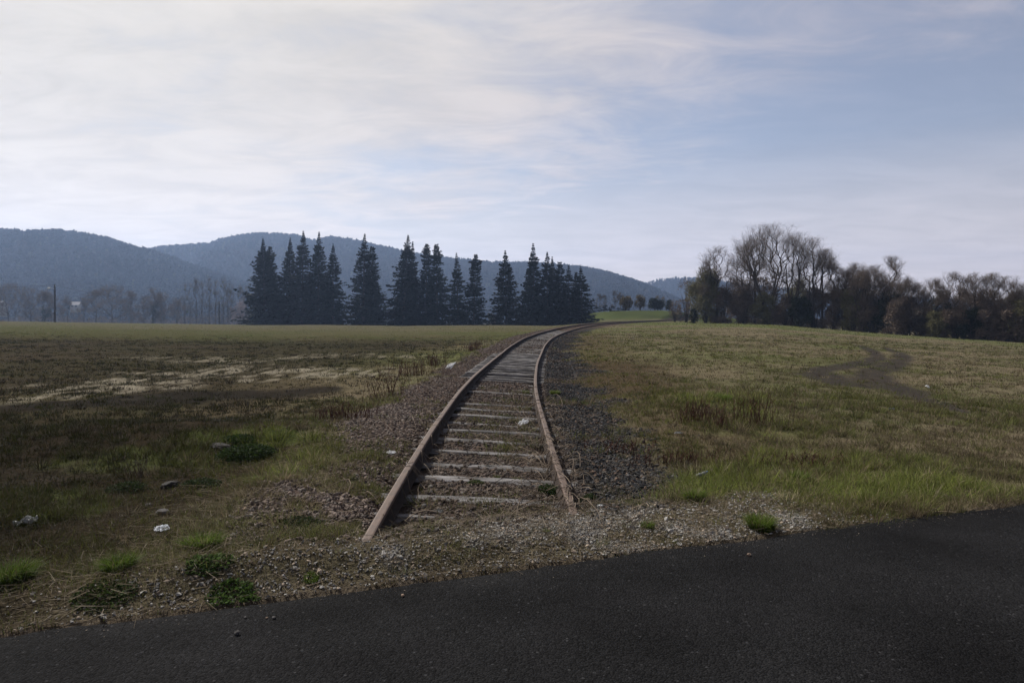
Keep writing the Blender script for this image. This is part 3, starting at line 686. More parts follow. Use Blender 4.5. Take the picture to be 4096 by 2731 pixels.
def straw():
    n = 60000; x, y = scatter(n, (-.8, .8), 3.3, 13, rng, 1.3); gi = ground_info(x, y)
    k = (rng.random(n) < .12+.30*(gi['u'] < -1.5)*(y < 10)+.12*gi['verge']+.45*np.exp(-((gi['u']-.75)/.5)**2)+.5*np.exp(-((gi['u']-1.9)/.6)**2)+.25*(np.abs(gi['u']) < .7)) & (gi['d'] > .0)
    x, y, z = x[k], y[k], gi['z'][k]; m = len(x)
    a = rng.uniform(0, 6.283, m); L = .04+.16*rng.random(m)**2
    P0 = np.column_stack([x, y, z+.006+.03*rng.random(m)]); P1 = P0+np.column_stack([np.cos(a)*L, np.sin(a)*L, (rng.random(m)-.3)*L*.5])
    V, Q = ribbons(P0, P1, .0035, rng, .5)
    c = L3((.26, .215, .155))*(.35+1.0*rng.random((m, 1)))*gi['dim'][k][:, None]**1.7  # straw on the left painted darker still for the vignette
    tag(link('dry_straw_litter', mesh('straw', V, [Q], GRASS, np.repeat(c, 4, 0))), 'dead straw and twig litter strewn over the near ground', 'straw', None, 'stuff')
straw()

# tufts: single plants one can point at
def tuft(px, py, r, h, n, label, green=.8, dark=.8, name='grass_tuft', group='grass tufts by the road'):
    n = int(n*1.5); r, h = r*.72, h*.74; p = at(px*K174, py*K174); rg = np.random.default_rng(int(px*7+py))
    a = rg.uniform(0, 6.283, n); q = r*.55*np.sqrt(rg.random(n)); P = np.column_stack([np.cos(a)*q, np.sin(a)*q, np.zeros(n)])
    P[:, 2] = ground(P[:, 0]+p[0], P[:, 1]+p[1])-p[2]-.01
    g = rg.random((n, 1)) < green; t = rg.random((n, 1))
    c = np.where(g, L3((.095, .145, .024))*(.45+1.0*t), L3((.21, .17, .10))*(.5+.8*t))*dark
    V, Fs, cs = blades(P, h*(.35+.75*rg.random(n)), .0042, rg, c, .85, True, 1.3, a+rg.normal(size=n)*.9)
    o = link(name, mesh(name, V, Fs, GRASS, cs)); o.location = p
    return tag(o, label, 'grass tuft', group)
tuft(272, 1315, .20, .17, 900, 'dense dark green grass tuft, middle one of three near the road edge', .9, .85)
tuft(465, 1262, .26, .17, 900, 'bright green grass tuft just behind the white paper scrap', .85, 1.1)
tuft(20, 1345, .30, .22, 1200, 'tall dark grass tuft cut by the photo edge, under the crumpled white bag', .9, .8)
tuft(1748, 1218, .22, .19, 900, 'thick green grass tuft overhanging the asphalt edge', .85, 1.05)
tuft(1488, 1215, .11, .09, 320, 'small green tuft alone on the grey gravel', .8, 1.0)
tuft(1595, 1150, .20, .17, 520, 'green grass tuft at the corner of the lush verge beside the gravel', .8, 1.0)
tuft(715, 1335, .10, .045, 300, 'low bright green tuft at the asphalt edge under the buried rail end', .95, 1.2)
tuft(1255, 1222, .05, .05, 160, 'tiny olive tuft on gravel in front of the sunken rail end', .7, 1.0)
tuft(1208, 905, .17, .14, 500, 'sunlit green tuft inside the track against the rail', .8, 1.0)
tuft(1275, 905, .25, .15, 600, 'spreading green tuft on the dark ballast outside the rail', .75, 1.1)
tuft(1140, 1098, .09, .05, 220, 'little moss-like tuft growing on the wide dark sleeper', .6, .7)
tuft(1190, 1105, .13, .06, 300, 'dark green creeping tuft in front of the wide dark sleeper', .9, .7)
tuft(1835, 1105, .22, .17, 500, 'tall grass tuft in the middle of the lush verge', .85, 1.05)
tuft(1660, 920, .40, .22, 700, 'bright yellow-green tuft behind the red-stemmed shrubs', .85, 1.25)
tuft(2060, 1122, .3, .12, 500, 'wide dark tuft at the far end of the lush verge', .85, .8)
def weed(px, py, r, h, n, label, name='leafy_weed', col=(.045, .075, .018), leaf=.03, flat=.5, cat='weed'):
    r, h, leaf = r*.85, h*.62, leaf*.62; n = int(n*1.5); col = np.array(col)*.95
    """low leafy plant: many small leaves over short stems"""
    p = at(px*K174, py*K174); rg = np.random.default_rng(int(px*3+py*5))
    a = rg.uniform(0, 6.283, n); q = r*np.sqrt(rg.random(n)); hh = h*np.sqrt(np.clip(1-(q/r)**2, 0, 1))*(.25+.75*rg.random(n))
    P = np.column_stack([np.cos(a)*q, np.sin(a)*q*.8, hh]); P[:, 2] += ground(P[:, 0]+p[0], P[:, 1]+p[1])-p[2]
    D = rg.normal(size=(n, 3)); D[:, 2] = np.abs(D[:, 2])*flat; D /= np.linalg.norm(D, axis=1, keepdims=True); L = leaf*(.5+.9*rg.random((n, 1)))
    S = np.cross(D, rg.normal(size=(n, 3))); S /= np.linalg.norm(S, axis=1, keepdims=True)
    V = np.stack([P, P+D*L*.5+S*L*.28, P+D*L, P+D*L*.5-S*L*.28], 1).reshape(-1, 3)
    c = L3(col)*(.5+1.0*rg.random((n, 1)))
    m = max(12, n//30); k = rg.choice(n, m); B = P[k]*np.array([.05, .05, 0])
    B[:, 2] = ground(B[:, 0]+p[0], B[:, 1]+p[1])-p[2]-.01
    v, qd = tubes(B, P[k], .003, .0015, 3)
    cs = np.concatenate([np.repeat(c, 4, 0), np.tile(L3((.07, .055, .035)), (len(v), 1))])
    o = link(name, mesh(name, np.concatenate([V, v]), [np.arange(n)[:, None]*4+np.arange(4), qd+4*n], GRASS, cs)); o.location = p
    return tag(o, label, cat)
TWIG = mat('dead_twig', base=(.105, .075, .058), rough=.9, noise=[(30, .6, 1.4)])
REDTWIG = mat('red_twig', base=(.110, .052, .040), rough=.85, noise=[(30, .6, 1.4)])
weed(565, 1052, .40, .24, 3200, 'dark green cushion bush beside a dark stone in the rough ground', 'cushion_bush', (.032, .052, .016), .04, .8, 'bush')
weed(545, 1018, .26, .14, 1300, 'small dark green bush just behind the cushion bush', 'cushion_bush', (.034, .058, .016), .04, .8, 'bush')
weed(1275, 1140, .21, .15, 1500, 'feathery green weed growing over the sunken rail end', col=(.040, .066, .022), leaf=.028, flat=1.0)
weed(1345, 1150, .12, .07, 500, 'low feathery weed on gravel outside the sunken rail end', col=(.038, .060, .022), leaf=.026, flat=1.0)
weed(480, 1300, .16, .05, 420, 'broad-leaved pale green weed in front of the bright tuft', col=(.075, .12, .035), leaf=.045, flat=.4)
weed(535, 1372, .17, .04, 420, 'broad-leaved weed hugging the asphalt edge', col=(.065, .11, .028), leaf=.04, flat=.4)
weed(700, 1205, .20, .06, 600, 'flat dark green weed between pink stones and the rail', col=(.028, .045, .018), leaf=.03)
weed(240, 1370, .2, .05, 500, 'ragged low weed between the two dark tufts and the asphalt', col=(.045, .07, .02), leaf=.035)
weed(290, 1125, .22, .1, 700, 'dark low weed beside the pale sandy patch', col=(.03, .046, .016), leaf=.032)
weed(465, 1115, .22, .1, 700, 'dark low weed behind the flat dark stone', col=(.03, .046, .018), leaf=.032)
weed(1165, 850+110, .0+.16, .07, 300, 'sparse creeping weed on sleepers beside the white paper', col=(.06, .07, .03), leaf=.03)
weed(1095, 1112, .1, .05, 260, 'small green weed on the sleeper end by the shaded rail flank', col=(.045, .07, .02), leaf=.03)

def stalks(px, py, rx, ry, h, n, label, name='dry_shrub', m=None, spread=.35, cat='shrub', group='leafless red-brown shrubs in the grass', rad=.0035):
    """upright leafless shrub: stems with a few side twigs"""
    p = at(px*K174, py*K174); rg = np.random.default_rng(int(px+py*11)); B = np.column_stack([rg.normal(size=n)*rx*.45, rg.normal(size=n)*ry*.45, np.zeros(n)]); B[:, 2] = ground(B[:, 0]+p[0], B[:, 1]+p[1])-p[2]-.02
    a = rg.uniform(0, 6.283, n); le = spread*rg.random(n)+.3*spread; H = h*(.45+.6*rg.random(n))
    V, Q = [], []; of = 0
    M1 = B+np.column_stack([np.cos(a)*le*H*.4, np.sin(a)*le*H*.4, H*.5]); T = B+np.column_stack([np.cos(a)*le*H*1.0, np.sin(a)*le*H*1.0, H])
    r0 = rad*(1+p[1]/25)
    for P0, P1, ra, rb in ((B, M1, r0, r0*.7), (M1, T, r0*.7, r0*.3)):
        v, q = tubes(P0, P1, ra, rb, 3); V.append(v); Q.append(q+of); of += len(v)
    k = rg.integers(0, n, n*5); t = rg.random((n*5, 1)); S0 = M1[k]*(1-t)+T[k]*t; D = rg.normal(size=(n*5, 3))*.4; D[:, 2] = np.abs(D[:, 2])+.5
    S1 = S0+D*h*.16
    v, q = ribbons(S0, S1, r0*1.3, rg, .3); V.append(v); Q.append(q+of)
    o = link(name, mesh(name, np.concatenate(V), [np.concatenate(Q)], m or REDTWIG)); o.location = p
    return tag(o, label, cat, group)
stalks(890, 912, .5, .3, .72, 34, 'tall spindly leafless shrub at the foot of the ballast slope', spread=.45)
stalks(955, 862, .8, .5, .50, 90, 'thick reddish shrub row in front of the white plastic sheet')
stalks(1000, 838, .5, .5, .42, 60, 'brown shrub clump touching the white plastic sheet')
stalks(1090, 805, .6, 1.2, .42, 90, 'low brown shrub row up the ballast slope beyond the plastic sheet')
stalks(760, 965, .30, .25, .28, 60, 'small reddish shrub among grass below the ballast slope')
stalks(820, 960, .35, .25, .26, 60, 'small reddish shrub at the lower edge of the pink stones')
stalks(1600, 968, .45, .25, .36, 70, 'dense reddish shrub in the grass, nearest the dark ballast')
stalks(1655, 985, .2, .2, .30, 30, 'thin shrub between the two larger red-stemmed shrubs', spread=.5)
stalks(1735, 975, .40, .25, .55, 50, 'tall red-stemmed shrub rising from bright grass', spread=.3)
stalks(1565, 1065, .65, .28, .18, 110, 'low rust-brown shrub patch beside the dark ballast', spread=.6)
stalks(1840, 1070, .5, .2, .16, 90, 'low rust-brown shrub patch behind the lush verge', spread=.7)
stalks(315, 1095, .12, .1, .26, 14, 'thin dry shrub on the pale sandy bank', m=TWIG, spread=.5)
stalks(1435, 1040, .5, .3, .2, 70, 'low dark red shrub where dark ballast meets the meadow', spread=.7)

# dry bramble runners over the near rails
def bramble():
    V, Q = [], []; of = 0; rg = np.random.default_rng(77)
    for i in range(250):
        right = rg.random() < .78
        s0 = 5.3*(15/5.3)**rg.random(); u0 = (.66+rg.normal()*.22) if right else (-.78+rg.normal()*.25)
        p = track_at(s0, u0); a = rg.uniform(0, 6.283); L = rg.uniform(.2, .7); n = 7
        t = np.linspace(0, 1, n)[:, None]; dr = np.array([math.cos(a), math.sin(a), 0]); pr = np.array([-dr[1], dr[0], 0])
        P = np.array([p[0], p[1], 0])+dr*L*(t-.5)+pr*(rg.normal()*.12)*np.sin(t*3.1*rg.uniform(.6, 1.6))*1.2
        g = ground(P[:, 0], P[:, 1]); P[:, 2] = g+.01+(.03+.13*rg.random())*np.sin(t[:, 0]*math.pi)
        s2, u2 = track_su(P[:, 0], P[:, 1]); on = np.abs(np.abs(u2)-.7525) < .06
        P[:, 2] = np.where(on, np.maximum(P[:, 2], np.interp(s2, TS, TZ)-CANT*u2+.008), P[:, 2])
        v, f = pathtube(P, np.linspace(.0042, .0022, n), 4); V.append(v); Q.append(f[0]+of); of += len(v)
    me = mesh('bramble', np.concatenate(V), [np.concatenate(Q)], mat('bramble_cane', base=(.26, .205, .155), rough=.85, noise=[(4, .35, 1.3)]))
    tag(link('bramble_undergrowth', me), 'dry tangled bramble canes creeping over the near rails', 'bramble', None, 'stuff')
bramble()

# ------------------------------------------------------------------ litter, stones
WHITE = mat('white_plastic', base=(.82, .83, .84), rough=.45, noise=[(14, .85, 1.05)], translucent=.6)
GREYW = mat('dirty_white_plastic', base=(.34, .355, .35), rough=.4, noise=[(18, .45, 1.15)], translucent=.2)
PAPER = mat('white_paper', base=(.62, .66, .72), rough=.7, noise=[(25, .7, 1.1)])
ROCK = mat('grey_stone', base=(.10, .094, .093), rough=.9, noise=[(22, .6, 1.35)], bump=(30, .6, .01))
TANROCK = mat('tan_stone', base=(.30, .22, .165), rough=.9, noise=[(40, .7, 1.25)])
DARKROCK = mat('dark_stone', base=(.026, .023, .022), rough=.9, noise=[(14, .6, 1.5)], bump=(20, .8, .02))
def sheet(px, py, w, l, amp, label, name, cat, m, rot=(0, 0, 0), seed=1, th=.003, lift=.0, outline=None):
    """crumpled piece of film or paper with thickness"""
    p = at(px*K174, py*K174); n, k = 26, 20; X, Y = np.meshgrid(np.linspace(-1, 1, n), np.linspace(-1, 1, k), indexing='ij')
    rr = .82+.36*fbm(np.arctan2(Y, X)*1.2+seed, X*0, 3, seed); f = np.maximum(np.abs(X), np.abs(Y)); q = np.hypot(X, Y)
    sc_ = np.where(q > 0, f/np.maximum(q, 1e-6), 1); X2, Y2 = X*sc_*rr, Y*sc_*rr
    if outline: Y2 = Y2*np.interp(X2, np.linspace(-1, 1, len(outline)), outline)
    Z = (fbm(X2*2.2+seed, Y2*2.2, 4, seed+3)-.3)*amp*2*(1-.4*q)+np.abs(vnoise(X2*4+seed, Y2*3, seed)-.5)*amp
    T = np.stack([X2*w/2, Y2*l/2, Z], 2).reshape(-1, 3); B = T-np.array([0, 0, th])
    i = (np.arange(n-1)[:, None]*k+np.arange(k-1)).ravel(); tq = np.stack([i, i+k, i+k+1, i+1], 1); N_ = n*k
    rim = np.concatenate([np.arange(k), np.arange(1, n)*k+k-1, (n-1)*k+np.arange(k-2, -1, -1), np.arange(n-2, 0, -1)*k]); r2 = np.roll(rim, -1)
    me = mesh(name, np.concatenate([T, B]), [tq, tq[:, ::-1]+N_, np.stack([rim, r2, r2+N_, rim+N_], 1)], m)
    o = link(name, me); o.location = p+np.array([0, 0, lift]); o.rotation_euler = rot
    return tag(o, label, cat)
sheet(1035, 850, .40, .17, .03, 'bright white plastic sheet caught in shrubs on the ballast slope', 'plastic_sheet', 'plastic sheet', WHITE, (R(62), R(-33), R(8)), 4, lift=.13, outline=(.35, .9, 1.1, .8, .45, .3))
sheet(62, 1204, .17, .13, .045, 'crumpled dirty white plastic bag in the grass', 'plastic_bag', 'plastic bag', GREYW, (R(12), R(-8), .2), 9, lift=.01)
sheet(373, 1219, .115, .085, .018, 'small folded white paper scrap on brown ground', 'paper_scrap', 'paper', PAPER, (R(14), R(4), -.15), 5, lift=.015)
sheet(1203, 977, .20, .12, .05, 'crumpled white paper on a sleeper end inside the track', 'crumpled_paper', 'paper', WHITE, (R(18), R(-25), .4), 6, lift=.03)
sheet(898, 1042, .11, .08, .02, 'white litter scrap beside pink stones', 'litter_scrap', 'litter', WHITE, (R(12), 0, .3), 7, lift=.01)
sheet(988, 1070, .06, .05, .02, 'tiny white litter scrap by a split sleeper end and rail', 'litter_scrap', 'litter', GREYW, (R(12), 0, .3), 8, lift=.02)
sheet(1378, 1166, .05, .03, .015, 'tiny white litter scrap on dark ballast past the sunken rail', 'litter_scrap', 'litter', WHITE, (R(10), 0, .3), 12, lift=.015)
sheet(1008, 1180, .09, .05, .02, 'thin pale litter scrap beside the buried sleeper', 'litter_scrap', 'litter', GREYW, (R(10), 0, .3), 13, lift=.012)
sheet(2130, 893, .10, .10, .04, 'tiny white litter speck beyond the dirt tracks in the meadow', 'litter_scrap', 'litter', WHITE, (R(30), 0, .3), 15, lift=.05)
sheet(2048, 944, .14, .05, .03, 'pale litter strip in the meadow below the dirt tracks', 'litter_scrap', 'litter', GREYW, (R(20), 0, .1), 16, lift=.03)
sheet(1558, 1000, .13, .06, .02, 'torn cream litter piece in brown grass near the dense reddish shrub', 'litter_scrap', 'litter', GREYW, (R(10), 0, .1), 17, lift=.03)
def bottle(px, py):
    p = at(px*K174, py*K174); o = thing('plastic_bottle', 'clear crushed plastic bottle half hidden in the lush grass', 'bottle', p+np.array([0, 0, .07]), .3)
    P = np.array([(-.10, 0, 0), (-.095, 0, 0), (-.04, 0, .004), (0, 0, -.004), (.05, 0, .003), (.075, 0, .006), (.09, 0, .008), (.105, 0, .008)]); r_ = [.02, .031, .032, .029, .031, .024, .013, .012]
    v, f = pathtube(P, r_, 12); link('body', mesh('body', v, f, GREYW, smooth=True), o)
    v, f = pathtube(np.array([(.1055, 0, .008), (.12, 0, .008)]), .0145, 12); link('cap', mesh('cap', v, f, mat('blue_cap', base=(.12, .25, .5), rough=.4)), o)
    o.rotation_euler = (0, R(-12), R(25)); o.scale = (.65, .65, .65)
bottle(1612, 1106)
def rock(px, py, sz, label, m, sc=(1, .8, .6), seed=1, onroad=False, cat='stone', group=None, sink=.25):
    if onroad:
        y = CAM-ROADZ; y = y*F/(py*K174-HY); p = np.array([(px*K174-2048)/F*y, y, ROADZ])
    else: p = at(px*K174, py*K174)
    V, Fc = blob(None, 2, .42, np.array(sc)*sz/2, seed, 1.6)
    o = link('stone', mesh('stone', V, [Fc], m)); o.location = p+np.array([0, 0, sc[2]*sz/2*(1-sink*2)])
    o.rotation_euler = (0, 0, seed*1.7)
    return tag(o, label, cat, group)
GR = 'loose stones on the asphalt'
rock(1720, 1276, .033, 'tan pebble alone on the asphalt below the overhanging tuft', TANROCK, seed=2, onroad=True, group=GR, cat='pebble', sink=.05)
rock(925, 1369, .024, 'small tan pebble on the asphalt just in from its edge', TANROCK, seed=3, onroad=True, group=GR, cat='pebble', sink=.05)
rock(545, 1457, .030, 'grey pebble farthest out on the asphalt, below the others', ROCK, (1, .8, .8), seed=4, onroad=True, group=GR, cat='pebble', sink=.05)
rock(563, 1419, .018, 'dark pebble above the farthest-out grey pebble', ROCK, seed=5, onroad=True, group=GR, cat='pebble', sink=.05)
rock(613, 1420, .015, 'tiny pale pebble next to a grey pebble, one of a close pair', TANROCK, seed=6, onroad=True, group=GR, cat='pebble', sink=.05)
rock(629, 1420, .024, 'grey pebble of a close pair on the asphalt, the bigger one', ROCK, seed=7, onroad=True, group=GR, cat='pebble', sink=.05)
rock(608, 1043, .16, 'dark grey stone against the cushion bush', ROCK, (1, .7, .6), seed=8)
rock(505, 1029, .26, 'flat dark slab of earth behind the cushion bush', DARKROCK, (1.2, .6, .3), seed=9)
rock(390, 1118, .20, 'flat dark stone lying in rough ground', DARKROCK, (1.1, .6, .35), seed=10)
rock(375, 1180, .12, 'grey stone with a ragged top above the white paper scrap', ROCK, (1, .8, .5), seed=11)
rock(340, 1165, .07, 'small grey stone beside the ragged-topped stone', ROCK, (1, .8, .6), seed=12)
rock(975, 1166, .06, 'grey stone wedged inside the track by the buried sleeper', ROCK, seed=14)
rock(1212, 1020, .10, 'rounded stone sitting on a sleeper end', ROCK, (1, .8, .6), seed=15, sink=.0)
rock(565, 1172, .06, 'pale pink stone at the edge of the pink ballast', TANROCK, (1, .8, .5), seed=16)
def stick(px, py, L, az, label):
    p = at(px*K174, py*K174); o = link('dead_stalk', None); 
    t = np.linspace(-.5, .5, 6); P = np.column_stack([t*L*math.cos(az), t*L*math.sin(az), .012+.01*np.sin(t*4)])
    v, f = pathtube(P, np.linspace(.007, .003, 6), 6)
    bpy.data.objects.remove(o); o = link('dead_stalk', mesh('dead_stalk', v, f, mat('straw_stalk', base=(.36, .29, .19), rough=.8))); o.location = p
    return tag(o, label, 'stalk')
stick(2142, 1178, .34, -.28, 'pale dead stalk lying at the asphalt edge')
stick(1405, 1218-20, .30, -.2, 'pale dead stalk on gravel near the small lone tuft')
stick(1830, 1060, .4, .25, 'pale dead stalk lying in the brown meadow grass')

# ------------------------------------------------------------------ firs
BARK = mat('dark_bark', base=(.050, .042, .038), rough=.95, noise=[(3, .6, 1.4)])
FIRLEAF = mat('fir_needles', attr=True, rough=.85, translucent=.06, spec=.05)
def fir(px, top, half, Y, label, seed, style='spire', dz=.0):
    rg = np.random.default_rng(seed); x = ray(px, Y); zb = gz(x, Y); H = up(top, Y)-zb; Rm = 1.62*half*Y/F
    o = thing('fir_tree', label, 'fir tree', (x, Y, zb), 0, 'tall dark firs along the far edge of the meadow')
    lx, ly = rg.normal(size=2)*.02*H
    P = np.array([(lx*t+rg.normal()*.04*t, ly*t+rg.normal()*.04*t, H*t) for t in np.linspace(0, .985, 12)]); rad = np.linspace(.016*H, .012, 12)
    v, f = pathtube(P, rad, 6); link('trunk', mesh('trunk', v, f, BARK), o)
    zs = []; z = .02*H
    while z < H*.985:
        zs.append(z); z += rg.uniform(.34, .66)*(1-.35*z/H)
    B0, B1, W0 = [], [], []
    drp = rg.uniform(-.16, .12); Rm *= rg.uniform(.9, 1.12); vis = rg.uniform(.04, .22)
    for z in zs:
        f_ = z/H; L = Rm*(1-f_)**1.05*rg.uniform(.70, 1.06)
        if style == 'blunt': L = max(L, Rm*.22*(1-.8*max(0, (f_-.84)/.16))*rg.uniform(.6, 1.2))
        if style == 'spire' and f_ > .82: L *= .72-.5*max(0, f_-.9)/.1
        if f_ < .08: L *= .85+1.5*f_
        gap = rg.random() < vis
        nb = (rg.integers(5, 8)+int(L*1.4)) if not gap else 3
        a0 = rg.uniform(0, 6.283)
        for k in range(nb):
            a = a0+k*6.283/nb+rg.normal()*.25; l = L*rg.uniform(.62, 1.12)+.06
            if rg.random() < .06: l *= 1.2
            pitch = (-.30+.62*f_)+drp+rg.normal()*.12           # low boughs hang, high ones rise
            if style == 'blunt' and f_ > .8: pitch += .25
            B0.append((lx*f_, ly*f_, z)); B1.append((lx*f_+math.cos(a)*l, ly*f_+math.sin(a)*l, z+pitch*l)); W0.append(l)
    B0 = np.array(B0); B1 = np.array(B1); W0 = np.array(W0); n = len(B0)
    # each bough: a hanging spray of flat twigs
    K = 14; t = (np.arange(K)+rg.random((n, K)))/K; t = .12+.88*t
    D = B1-B0; Pm = B0[:, None]+D[:, None]*t[:, :, None]; Pm[:, :, 2] += (.13*W0[:, None])*(t**2-.3*t)-0.04*W0[:, None]*np.sin(t*3.14)
    az = np.arctan2(D[:, 1], D[:, 0])[:, None]+rg.normal(size=(n, K))*.75
    l2 = (np.minimum(.34, .10+.20*W0[:, None])+.20*W0[:, None]*(1-.45*t))*rg.uniform(.6, 1.25, (n, K))
    dz_ = rg.normal(size=(n, K))*.22-.28+(.25*(B0[:, 2]/H))[:, None]
    E = np.stack([np.cos(az)*l2, np.sin(az)*l2, dz_*l2], 2)
    S = np.stack([-np.sin(az), np.cos(az), rg.normal(size=(n, K))*.5], 2)*(.12+.42*l2)[:, :, None]*.5
    Pm = Pm.reshape(-1, 3); E = E.reshape(-1, 3); S = S.reshape(-1, 3); m = len(Pm)
    V = np.stack([Pm, Pm+E*.4+S, Pm+E, Pm+E*.4-S-np.array([0, 0, .16])], 1).reshape(-1, 3)
    c = L3((.012, .018, .013))*(.5+1.0*rg.random((m, 1)))*rg.uniform(.75, 1.35)*np.array([[rg.uniform(.85, 1.25), 1, rg.uniform(.8, 1.1)]])
    link('crown', mesh('crown', V, [np.arange(m)[:, None]*4+np.arange(4)], FIRLEAF, np.repeat(c, 4, 0)), o)
    # leader spike
    return o
FIRS = [(1059, 947, 74, 156, 'fir at the open end of the row, next to the thin poplars', 'spire'), (1089, 984, 48, 160, 'lower blunt fir tucked behind the end fir of the row', 'blunt'),
 (1152, 943, 52, 158, 'slim fir with visible trunk between the blunt fir and the tallest one', 'spire'), (1208, 915, 66, 156, 'tallest spire fir of the row, thin bare leader at its tip', 'spire'),
 (1271, 921, 66, 155, 'second tallest spire fir, broad shoulders below a thin tip', 'spire'), (1331, 967, 62, 156, 'shorter pointed fir beside a narrow gap in the row', 'spire'),
 (1452, 926, 70, 155, 'large ragged fir with a knobby blunt tip standing alone mid-row', 'spire'), (1489, 984, 58, 157, 'broad flat-topped half fused to the large ragged fir', 'blunt'),
 (1612, 932, 74, 154, 'pointed fir of the third clump, its highest tip', 'spire'), (1644, 959, 50, 157, 'narrow fir close behind the highest tip of the third clump', 'spire'),
 (1705, 971, 52, 155, 'blunt-tipped fir in the third clump, broken-looking top', 'blunt'), (1749, 974, 58, 154, 'blunt fir closing the third clump, with long layered boughs', 'blunt'),
 (1833, 1005, 48, 152, 'pointed fir paired with a flat-topped neighbour', 'spire'), (1894, 1013, 56, 150, 'fir with a wide flat broken top and stepped boughs', 'blunt'),
 (2026, 996, 74, 148, 'wide evenly conical fir standing between two gaps', 'spire'), (2111, 1074, 52, 150, 'short bushy fir at the base of the slender spire fir', 'blunt'),
 (2137, 966, 50, 147, 'slender spire fir with open candelabra boughs, highest near the track', 'spire'), (2189, 1001, 58, 146, 'twin-tipped fir next to the slender spire fir', 'spire'),
 (2212, 1022, 44, 148, 'second tip close beside the twin-tipped fir', 'spire'), (2244, 1044, 44, 149, 'round-topped fir behind the last firs of the row', 'blunt'),
 (2278, 1056, 50, 144, 'spire fir second from the track end of the row', 'spire'), (2305, 1088, 36, 147, 'small fir squeezed between the last two spire firs', 'blunt'),
 (2331, 1061, 56, 142, 'last fir of the row, sloping boughs next to the green mound', 'spire')]
for i, (px, tp, hw, Y, lb, st) in enumerate(FIRS): fir(px, tp, hw, Y, lb, 100+i, st)

# ------------------------------------------------------------------ bare trees
BARE = mat('bare_bark', base=(.085, .072, .064), rough=.95, noise=[(2, .7, 1.3)])
TW1 = mat('twigs_brown', base=(.165, .128, .102), rough=.9, noise=[(.6, .75, 1.3)], translucent=.1)
TW2 = mat('twigs_olive', base=(.170, .158, .082), rough=.9, noise=[(.6, .75, 1.3)], translucent=.15)
TW3 = mat('twigs_pale', base=(.115, .098, .085), rough=.9, noise=[(.6, .8, 1.25)], translucent=.15)
TW4 = mat('twigs_yellow', base=(.150, .115, .050), rough=.9, noise=[(.6, .8, 1.25)], translucent=.2)
TW5 = mat('blossom_pale_pink', base=(.30, .24, .24), rough=.9, noise=[(.6, .8, 1.25)], translucent=.2)
EVG = mat('evergreen_leaf', base=(.028, .036, .018), rough=.7, noise=[(.6, .6, 1.4)], translucent=.1)
MIST = mat('mistletoe_leaf', base=(.070, .080, .030), rough=.8, noise=[(2, .7, 1.3)], translucent=.15)
def grow(rg, stems, H, Rm, cb, leanmax, clumps, N=420, wig=.03):
    """limbs that reach out to tufts of points spread over an uneven dome; returns segments, radii and how thin each is"""
    nodes, par, plen = [], [], []
    for s_ in range(stems):
        a = s_*6.283/stems+rg.uniform(0, 1.5); le = leanmax*Rm*rg.uniform(.45, 1)*(stems > 1)+.06*Rm*rg.normal()
        base = np.array([math.cos(a), math.sin(a), 0])*.012*H*(stems > 1); top = np.array([math.cos(a)*le, math.sin(a)*le, H*rg.uniform(.45, .62)])
        ph = rg.uniform(0, 6.28, 2); last = -1; L = 0
        for k, t in enumerate(np.linspace(0, 1, 9)):
            p = base+(top-base)*np.array([t**1.25, t**1.25, t])+np.array([math.sin(t*5+ph[0]), math.sin(t*4+ph[1]), 0])*wig*Rm*t
            L += 0 if k == 0 else np.linalg.norm(p-nodes[last]); nodes.append(p); par.append(last); plen.append(L); last = len(nodes)-1
    a = rg.uniform(0, 6.283, clumps); v = rg.random(clumps)**.75; q = np.sqrt(np.clip(1-(v*1.5-.5)**2, .03, 1))*np.sqrt(rg.uniform(.25, 1, clumps))
    C = np.column_stack([np.cos(a)*q*Rm*.84, np.sin(a)*q*Rm*.84, H*(cb+(.93-cb)*v)])
    rc = min(Rm, H*.4)*rg.uniform(.20, .40, clumps)
    k = rg.integers(0, clumps, N); P = C[k]+rg.normal(size=(N, 3))*rc[k][:, None]*.62
    P[:, 2] = np.clip(P[:, 2], cb*H*.6, H*.975); rr = np.hypot(P[:, 0], P[:, 1]); P[:, :2] *= np.minimum(1, Rm*.97/np.maximum(rr, 1e-6))[:, None]
    P = np.concatenate([C, P]); P = P[np.argsort(np.linalg.norm(P-np.array([0, 0, cb*H*.8]), axis=1))]
    m0 = len(nodes); M = m0+2*len(P); X = np.zeros((M, 3)); X[:m0] = nodes; PL = np.zeros(M); PL[:m0] = plen; par = par+[0]*(2*len(P)); c = m0
    for p in P:
        d = np.linalg.norm(X[:c]-p, axis=1); cost = d+.42*PL[:c]+np.where(X[:c, 2] > p[2]+.05*H, .5*d, 0)+(X[:c, 2] < .18*H)*H; b = int(cost.argmin())
        mid = (X[b]+p)/2+rg.normal(size=3)*.055*d[b]+np.array([0, 0, .06*d[b]])
        X[c] = mid; par[c] = b; PL[c] = PL[b]+d[b]*.5; X[c+1] = p; par[c+1] = c; PL[c+1] = PL[b]+d[b]; c += 2
    X = X[:c]; par = np.array(par[:c]); w = np.zeros(c); kids = np.bincount(par[par >= 0], minlength=c); w[kids == 0] = 1
    for i in range(c-1, -1, -1):
        if par[i] >= 0: w[par[i]] += w[i]
    ok = par >= 0; ch = np.where(ok)[0]; pa = par[ch]
    return X[pa], X[ch], w[pa], w[ch], kids[ch] == 0
